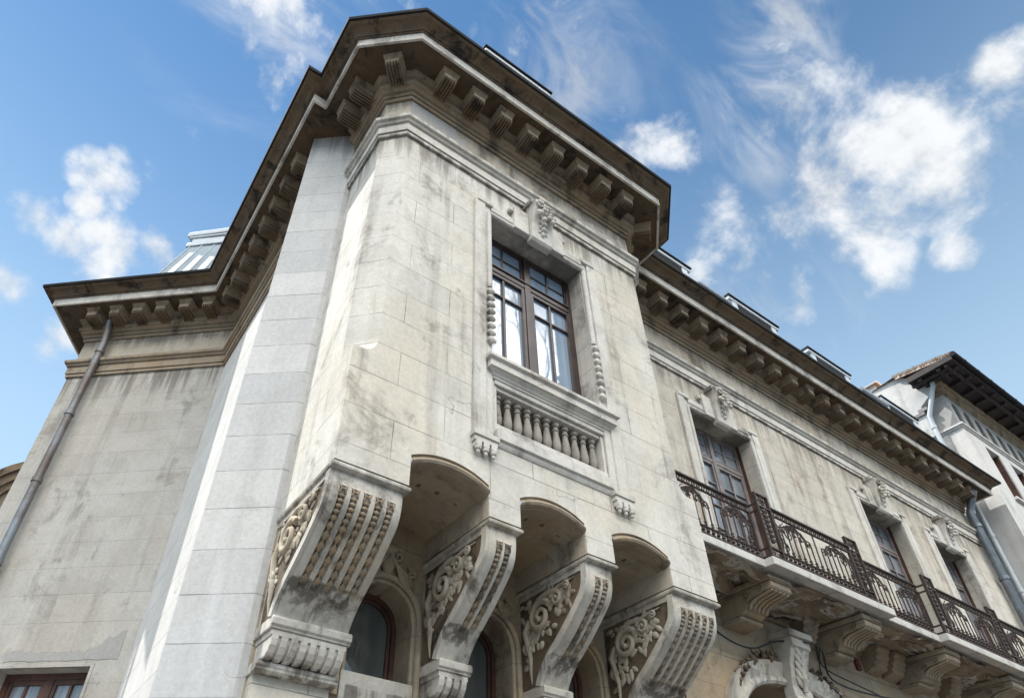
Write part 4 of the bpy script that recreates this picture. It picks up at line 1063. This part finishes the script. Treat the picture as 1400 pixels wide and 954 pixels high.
# ---- roofs and dormers
rf = MB()
base = [FW_.p(2.22, .22, 11.2), FW_.p(.10, .22, 11.2), Vector((IN[0] - .12, 6.5, 11.2)), Vector((IN[0] + 5, 6.5, 11.2)), FW_.p(2.22, -4, 11.2)]
top = [FW_.p(1.62, -.02, 13.05), FW_.p(.0, -.02, 13.05), Vector((IN[0] + .12, 6.7, 13.05)), Vector((IN[0] + 5, 6.7, 13.05)), FW_.p(1.62, -3.6, 13.05)]
rf.add(base + top, [(0, 1, 6, 5), (1, 2, 7, 6), (2, 3, 8, 7), (4, 0, 5, 9), (5, 6, 7, 8, 9)])
ro = rf.build('mansard_roof', 'zinc_roof', mansion)
sm = MB()
for k in range(7):
    t = k / 6
    a = base[0].lerp(base[1], t); b = top[0].lerp(top[1], t); sm.tube([a, b], .018, 5)
for k in range(9):
    t = k / 8; a = base[1].lerp(base[2], t); b = top[1].lerp(top[2], t); sm.tube([a, b], .018, 5)
sm.tube([base[0].lerp(top[0], .42), base[1].lerp(top[1], .42)], .012, 5)
sm.build('standing_seam', 'zinc_roof', ro)
cp = MB()
for z0, z1, o_ in ((13.03, 13.16, .10), (13.16, 13.30, .02), (13.30, 13.36, .10), (13.36, 13.50, .14)):
    c4 = Vector((sum(p.x for p in top) / 5, sum(p.y for p in top) / 5, 0))
    ring = []
    for p in top:
        d = Vector((p.x - c4.x, p.y - c4.y, 0)).normalized(); ring.append(Vector((p.x, p.y, 0)) + d * o_)
    cp.ngon_prism([r + Vector((0, 0, z0)) for r in ring], (0, 0, z1 - z0))
cp.build('roof_cap', 'zinc_pale', ro, bevel=.02)
ms_ = MB(); ms_.quad((6.3, 4.55, 11.19), (XE, 4.55, 11.19), (XE, 5.04, 12.80), (6.3, 5.04, 12.80)); ms_.quad((6.3, 5.04, 12.80), (XE, 5.04, 12.80), (XE, 9, 13.4), (6.3, 9, 13.4))
ms_.quad((XE, 4.55, 11.19), (XE, 9, 11.19), (XE, 9, 13.4), (XE, 5.04, 12.80))
ms_.build('front_roof', 'zinc_roof', mansion)
bm_ = MB(); bm_.add([(2.2, 4.3, 11.2), (5.1, 4.3, 11.2), (5.1, 6.2, 11.2), (2.2, 6.2, 11.2), (2.6, 4.75, 12.5), (4.7, 4.75, 12.5), (4.7, 6.2, 12.5), (2.6, 6.2, 12.5)], [(0, 1, 5, 4), (1, 2, 6, 5), (3, 0, 4, 7), (4, 5, 6, 7)])
bm_.build('bay_roof', 'zinc_roof', mansion)
def dormer(x0, x1, y, z0, zt, dp):
    mb = MB()
    mb.box(x0 + .10, x0 + .26, y - .01, y + dp, z0, zt - .14); mb.box(x1 - .26, x1 - .10, y - .01, y + dp, z0, zt - .14)
    mb.box(x0 + .10, x1 - .10, y + .06, y + dp, z0, z0 + .25)
    mb.box(x0, x1, y - .02, y + dp, zt - .125, zt - .035)
    mb.box(x0 + .05, x1 - .05, y + .10, y + dp, zt - .15, zt - .125)
    o = mb.build('dormer', 'zinc_pale', mansion, bevel=.008)
    f = MB(); f.box(x0 - .02, x1 + .02, y - .05, y + dp, zt - .035, zt); f.build('dormer_flashing', 'flash', o)
    d = MB(); d.box(x0 + .26, x1 - .26, y + .02, y + .06, z0 + .25, zt - .15); d.build('dormer_opening', 'dark', o)
for a in (7.15, 10.02, 12.78, 15.75): dormer(a, a + 1.68, 5.0, 11.4, 13.10, 1.6)
dormer(2.82, 4.16, 3.86, 11.25, 13.20, 1.8)
gt = MB(); gt.tube([(14.6, 4.92, 12.70), (15.7, 4.92, 12.70)], .05, 8); gt.tube([(8.95, 4.95, 12.72), (9.95, 4.95, 12.72)], .03, 8); gt.build('snow_rail', 'zinc_pale', mansion)

# ================================================================== neighbour tower
nb_x, nb_y = 18.6, 4.45
tower = thing('tower_house', 'white rendered house with dark overhanging eaves, next to the long balcony facade', 'building', (21, 7, 0))
FT = Fr((nb_x, nb_y), (1, 0), (0, -1))
w = MB(); zS = 13.16
NW = [(.98, 1.74), (2.36, 3.12), (3.8, 4.5)]
wall_holes(w, FT, 0, 5.1, 0, zS, [(a, b, 11.25, lambda u: 12.86) for a, b in NW], .25)
w.quad((nb_x, nb_y, 0), (nb_x, nb_y + 8, 0), (nb_x, nb_y + 8, zS), (nb_x, nb_y, zS))
w.quad((nb_x + 5.1, nb_y, 0), (nb_x + 5.1, nb_y + 8, 0), (nb_x + 5.1, nb_y + 8, zS), (nb_x + 5.1, nb_y, zS))
w.build('wall', 'render', tower)
lp = MB(); lp.box(nb_x - .004, nb_x + .02, nb_y + .004, nb_y + 1.0, 0, 10.97); lp.build('lower_wall', 'render_grey', tower)
st_ = MB(); sweep(st_, [(nb_x, nb_y + 1.2), (nb_x, nb_y), (nb_x + 5.1, nb_y), (nb_x + 5.1, nb_y + 2)], [(0, zS - .10), (.03, zS - .09), (.03, zS - .05), (.07, zS - .03), (.07, zS + .02), (-.1, zS + .03)]); st_.build('string_course', 'render', tower)
lg = MB()
FL = Fr((nb_x + .16, nb_y + .06), (1, 0), (0, -1))
ops = [(.22 + .62 * k, .22 + .62 * k + .34) for k in range(7)]
def ot(a, b):
    c = (a + b) / 2; r = (b - a) / 2
    return lambda u: 13.98 + math.sqrt(max(r * r - (u - c) ** 2, 0))
wall_holes(lg, FL, 0, 4.75, zS, 14.35, [(a, b, zS + .16, ot(a, b)) for a, b in ops], .06)
lg.quad((nb_x + .16, nb_y + .06, zS), (nb_x + .16, nb_y + .9, zS), (nb_x + .16, nb_y + .9, 14.35), (nb_x + .16, nb_y + .06, 14.35))
lg.build('loggia_wall', 'loggia_shaded', tower)
ld = MB(); ld.box(nb_x + .3, nb_x + 4.8, nb_y + .122, nb_y + .16, zS, 14.3); ld.build('loggia_opening', 'dark', tower)
cn = MB(); sweep(cn, [(nb_x + .16, nb_y + 1), (nb_x + .16, nb_y + .06), (nb_x + 4.95, nb_y + .06), (nb_x + 4.95, nb_y + 2)], [(0, 14.30), (.05, 14.33), (.05, 14.42), (.10, 14.46), (.10, 14.56), (.15, 14.60), (.15, 14.68), (0, 14.70)]); cn.build('upper_cornice', 'band', tower)
# eaves
ex0, ex1, ey0, ey1 = nb_x - .52, nb_x + 5.5, nb_y - .68, nb_y + 6
ev = MB(); ey2 = nb_y + .5; ev.box(ex0, nb_x, ey0, ey2, 14.70, 14.76); ev.box(nb_x, ex1, ey0, ey1, 14.70, 14.76)
for k in range(9):
    x = ex0 + .35 + .66 * k; ev.box(x - .05, x + .05, ey0 + .04, nb_y + .1, 14.60, 14.70)
for k in range(2):
    y = ey0 + .4 + .5 * k; ev.box(ex0 + .03, nb_x + .2, y - .05, y + .05, 14.601, 14.701)
ev.box(ex0 + .02, ex1, ey0 + .16, ey0 + .24, 14.585, 14.66); ev.box(ex0 + .14, ex0 + .21, ey0 + .25, ey2, 14.585, 14.66)
ev.box(ex0 - .03, ex1, ey0 - .03, ey0 + .01, 14.68, 14.84); ev.box(ex0 - .03, ex0 + .01, ey0 + .01, ey2, 14.68, 14.84)
ev.build('eaves', 'eave', tower)
rt_ = MB(); A_ = (ex0 - .04, ey0 - .04, 14.85); B_ = (nb_x - .12, nb_y + .85, 15.42)
rt_.add([A_, (ex1, ey0 - .04, 14.85), (ex1, ey1, 14.85), (nb_x + .3, ey1, 15.2), B_, (nb_x + 2.3, nb_y + 2, 16.2), (nb_x + 2.6, nb_y + 3.5, 16.2)], [(0, 1, 5, 4), (1, 2, 6, 5), (2, 3, 6), (3, 4, 5, 6)])
rt_.add([A_, B_, (nb_x - .12, nb_y + .85, 15.30), (ex0 - .04, ey0 - .04, 14.78)], [(0, 1, 2, 3)])
for k in range(19):
    t = k / 18; p = Vector(A_).lerp(Vector(B_), t) + Vector((0, 0, random.uniform(-.012, .012))); rt_.tube([p + Vector((-.03 + random.uniform(-.02, .02), 0, .0)), p + Vector((.5, .12, .18))], .046, 6)
rt_.build('roof', 'tile', tower)
gu = MB(); gu.tube([(ex0 - .06, ey0 - .09, 14.80), (ex1, ey0 - .09, 14.80)], .075, 10)
for k in range(8): gu.tube([(ex0 + .5 + .7 * k, ey0 - .09, 14.80), (ex0 + .53 + .7 * k, ey0 - .09, 14.80)], .085, 10)
gu.build('gutter', 'flash', tower, smooth=50)
for a, b in NW:
    f = MB()
    for p, q, r, s in ((a, a + .07, 11.25, 12.86), (b - .07, b, 11.25, 12.86), (a + .07, b - .07, 12.79, 12.86), (a + .07, b - .07, 12.2, 12.27), ((a + b) / 2 - .03, (a + b) / 2 + .03, 11.25, 12.79)): FT.box(f, p, q, -.22, -.16, r, s)
    FT.box(f, b - .02, b - .002, -.16, -.03, 11.25, 12.85)
    o = f.build('window', 'wood_red', tower)
    pn = MB(); pn.quad(FT.p(a + .02, -.2, 11.25), FT.p(b - .02, -.2, 11.25), FT.p(b - .02, -.2, 12.8), FT.p(a + .02, -.2, 12.8)); pn.build('pane', 'glass_net_sky', o)
    s_ = MB(); FT.box(s_, a - .06, b + .06, -.02, .08, 11.17, 11.25); s_.build('sill', 'render', o, bevel=.01)
# gable wall in front of the tower's side, its tile coping, brackets
gb = MB(); gx = nb_x - .02
gb.ngon_prism([(gx, nb_y + .20, 14.42), (gx, nb_y + .62, 14.16), (gx, nb_y + .62, 10.5), (gx, nb_y + 2.6, 10.5), (gx, nb_y + 2.6, 15.42), (gx, nb_y + .95, 15.40), (gx, nb_y + .72, 15.32), (gx, nb_y + .16, 14.86)], (.22, 0, 0))
gb.build('gable_wall', 'render', tower, bevel=.01)
gp = MB(); gp.tube([(gx + .1, nb_y + .80, 15.42), (gx + .1, nb_y + 2.6, 15.44)], .07, 8); gp.build('gable_coping', 'tile', tower)
gk = MB(); gk.box(gx - .02, gx + .3, nb_y + .50, nb_y + .74, 14.0, 14.10); gk.box(gx - .05, gx + .3, nb_y + .60, nb_y + .9, 13.88, 13.97); gk.build('gable_bracket', 'wood_grey', tower)
pipe('downpipe', [(gx - .10, nb_y + .06, 14.72), (gx - .10, nb_y + .10, 14.50), (gx - .10, nb_y + .52, 13.72), (gx - .10, nb_y + .55, 13.3), (gx - .10, nb_y + .55, .1)], .06, 'zinc_pale', tower, [((gx - .10, nb_y + .55, z), (gx - .10, nb_y + .55, z + .08)) for z in (13.3, 10.0, 8.6, 7.2)])
g2 = MB(); g2.tube([(gx - .12, nb_y + .05, 14.76), (gx + .75, nb_y - .03, 14.66)], .07, 10); g2.build('side_gutter', 'zinc', tower, smooth=50)
ch = MB(); ch.box(nb_x + .0, nb_x + .75, 5.9, 6.5, 12, 15.6); co = ch.build('chimney', 'render', tower, bevel=.02)
cc = MB(); cc.add([(nb_x - .1, 5.8, 15.6), (nb_x + .85, 5.8, 15.6), (nb_x + .85, 6.6, 15.6), (nb_x - .1, 6.6, 15.6), (nb_x + .38, 5.9, 15.98), (nb_x + .38, 6.5, 15.98)], [(0, 1, 4), (1, 2, 5, 4), (2, 3, 5), (3, 0, 4, 5), (0, 1, 2, 3)]); cc.build('chimney_cap', 'tile', co)
# lower roof to the right of the tower
nb2 = thing('low_house', 'house with dark gutter and eaves just past the white tower house', 'building', (27, 8, 0))
w = MB(); w.box(nb_x + 5.25, nb_x + 14, nb_y + .3, nb_y + 8, 0, 13.2); w.build('wall', 'render', nb2)
e = MB(); e.box(nb_x + 5.25, nb_x + 14, nb_y - .35, nb_y + 8, 13.2, 13.32); e.build('eaves', 'eave', nb2)
e = MB(); e.tube([(nb_x + 5.25, nb_y - .42, 13.36), (nb_x + 14, nb_y - .42, 13.36)], .09, 10); e.build('gutter', 'flash', nb2, smooth=50)
e = MB(); e.quad((nb_x + 5.25, nb_y - .35, 13.34), (nb_x + 14, nb_y - .35, 13.34), (nb_x + 14, nb_y + 4, 14.2), (nb_x + 5.25, nb_y + 4, 14.2)); e.build('roof', 'tile', nb2)

# ---- building behind the wing, with a round-headed gable
fb = thing('arched_house', 'grey building with a dark round-headed gable behind the wing', 'building', (-4.5, 22, 0))
FB = Fr((-.2, 20), (1, .0), (0, -1))
w = MB(); FB.box(w, -2.35, 2.6, -4, 0, 0, 10.7); w.build('wall', 'wing', fb)
ah = MB(); hp = [(math.cos(math.pi * i / 40), math.sin(math.pi * i / 40)) for i in range(41)]
for r0, r1, d0, d1 in ((2.02, 2.2, -3.0, .30), (1.82, 2.02, -.5, .20), (1.66, 1.82, -.5, .10)):
    ah.grid([[FB.p(r * c, d, 10.67 + r * q) for c, q in hp] for r, d in ((r1, d0), (r1, d1), (r0, d1), (r0, d0))])
ah.build('arched_hood', 'soot_and_shade', fb, smooth=40)
ft = MB(); ft.add([FB.p(1.7 * c, -.1, 10.67 + 1.7 * q) for c, q in hp], [tuple(range(41))]); ft.build('tympanum', 'band', fb)
oc = MB()
for k in range(7):
    a = math.pi * (.08 + .84 * k / 6); spiral(oc, lambda u, z, d: FB.p(u, d, z), (1.2 * math.cos(a), 10.67 + 1.2 * math.sin(a)), .22, 1.3, k, .06, 1, 16, .2, -.05)
oc.build('gable_carving', 'soot_and_shade', fb, smooth=50)

# ---- cables over the portal
cab = [([(6.35, 4.9, 5.22), (7.0, 4.93, 4.90), (7.6, 4.95, 4.86), (8.15, 4.9, 5.06), (8.7, 4.70, 5.05), (9.2, 4.93, 4.80), (10.2, 4.93, 4.78), (11.6, 4.95, 4.95)], .012, 'black cable sagging from the first console past the portal keystone'),
       ([(8.7, 4.72, 5.10), (9.1, 4.94, 4.95), (9.9, 4.96, 4.86), (11.6, 4.96, 4.72)], .009, 'thin black cable running right from the portal keystone under the balcony'),
       ([(8.8, 4.75, 5.08), (9.0, 4.94, 4.82), (9.35, 4.96, 4.62), (9.9, 4.96, 4.1)], .008, 'thin black cable dropping steeply beside the portal arch'),
       ([(6.28, 5.03, 5.0), (6.30, 5.03, 4.0), (6.31, 5.03, .2)], .008, 'thin upright wire on the wall left of the portal')]
for pts, r, lab in cab:
    P = [Vector(p) for p in pts]; out = []
    for i in range(len(P) - 1):
        q = [P[max(0, i - 1)], P[i], P[i + 1], P[min(len(P) - 1, i + 2)]]
        for k in range(6):
            t = k / 6
            out.append(0.5 * (2 * q[1] + (q[2] - q[0]) * t + (2 * q[0] - 5 * q[1] + 4 * q[2] - q[3]) * t * t + (3 * q[1] - q[0] - 3 * q[2] + q[3]) * t ** 3))
    out.append(P[-1])
    mb = MB(); mb.tube(out, r, 6); tag(mb.build('cable', 'cable', smooth=50), lab, 'cable')

# ---- bare street tree behind the viewer, seen mirrored in the panes
tree = thing('bare_tree', 'tall leafless street tree mirrored in the bay window panes', 'tree', (10.5, -5.2, 0))
tr = MB(); br = MB(); rng = random.Random(3)
def grow(p, d, ln, r, lev):
    n = 4; pts = [p]; rr = [r]; q = p; dd = d
    for i in range(n):
        dd = (dd + Vector((rng.uniform(-.16, .16), rng.uniform(-.16, .16), rng.uniform(-.05, .12)))).normalized(); q = q + dd * ln / n
        q.y = min(q.y, -1.3 - .2 * max(q.x, 0))
        pts.append(q); rr.append(r * (1 - .5 * (i + 1) / n))
    (tr if lev == 0 else br).tube(pts, rr, 7 if lev < 2 else 4)
    if lev < 5:
        for k in range(3 if lev else 8):
            a = rng.uniform(0, 6.28); s = rng.uniform(.45, .9)
            side = Vector((math.cos(a), math.sin(a), rng.uniform(-.1, .5)))
            st = pts[rng.randint(2, n)]
            grow(st, (dd + side * s).normalized(), ln * rng.uniform(.55, .78), r * .42, lev + 1)
grow(Vector((10.5, -5.2, 0)), Vector((0, .02, 1)), 10.5, .26, 0)
tr.build('trunk', 'bark', tree, smooth=50); br.build('branches', 'bark', tree, smooth=50)
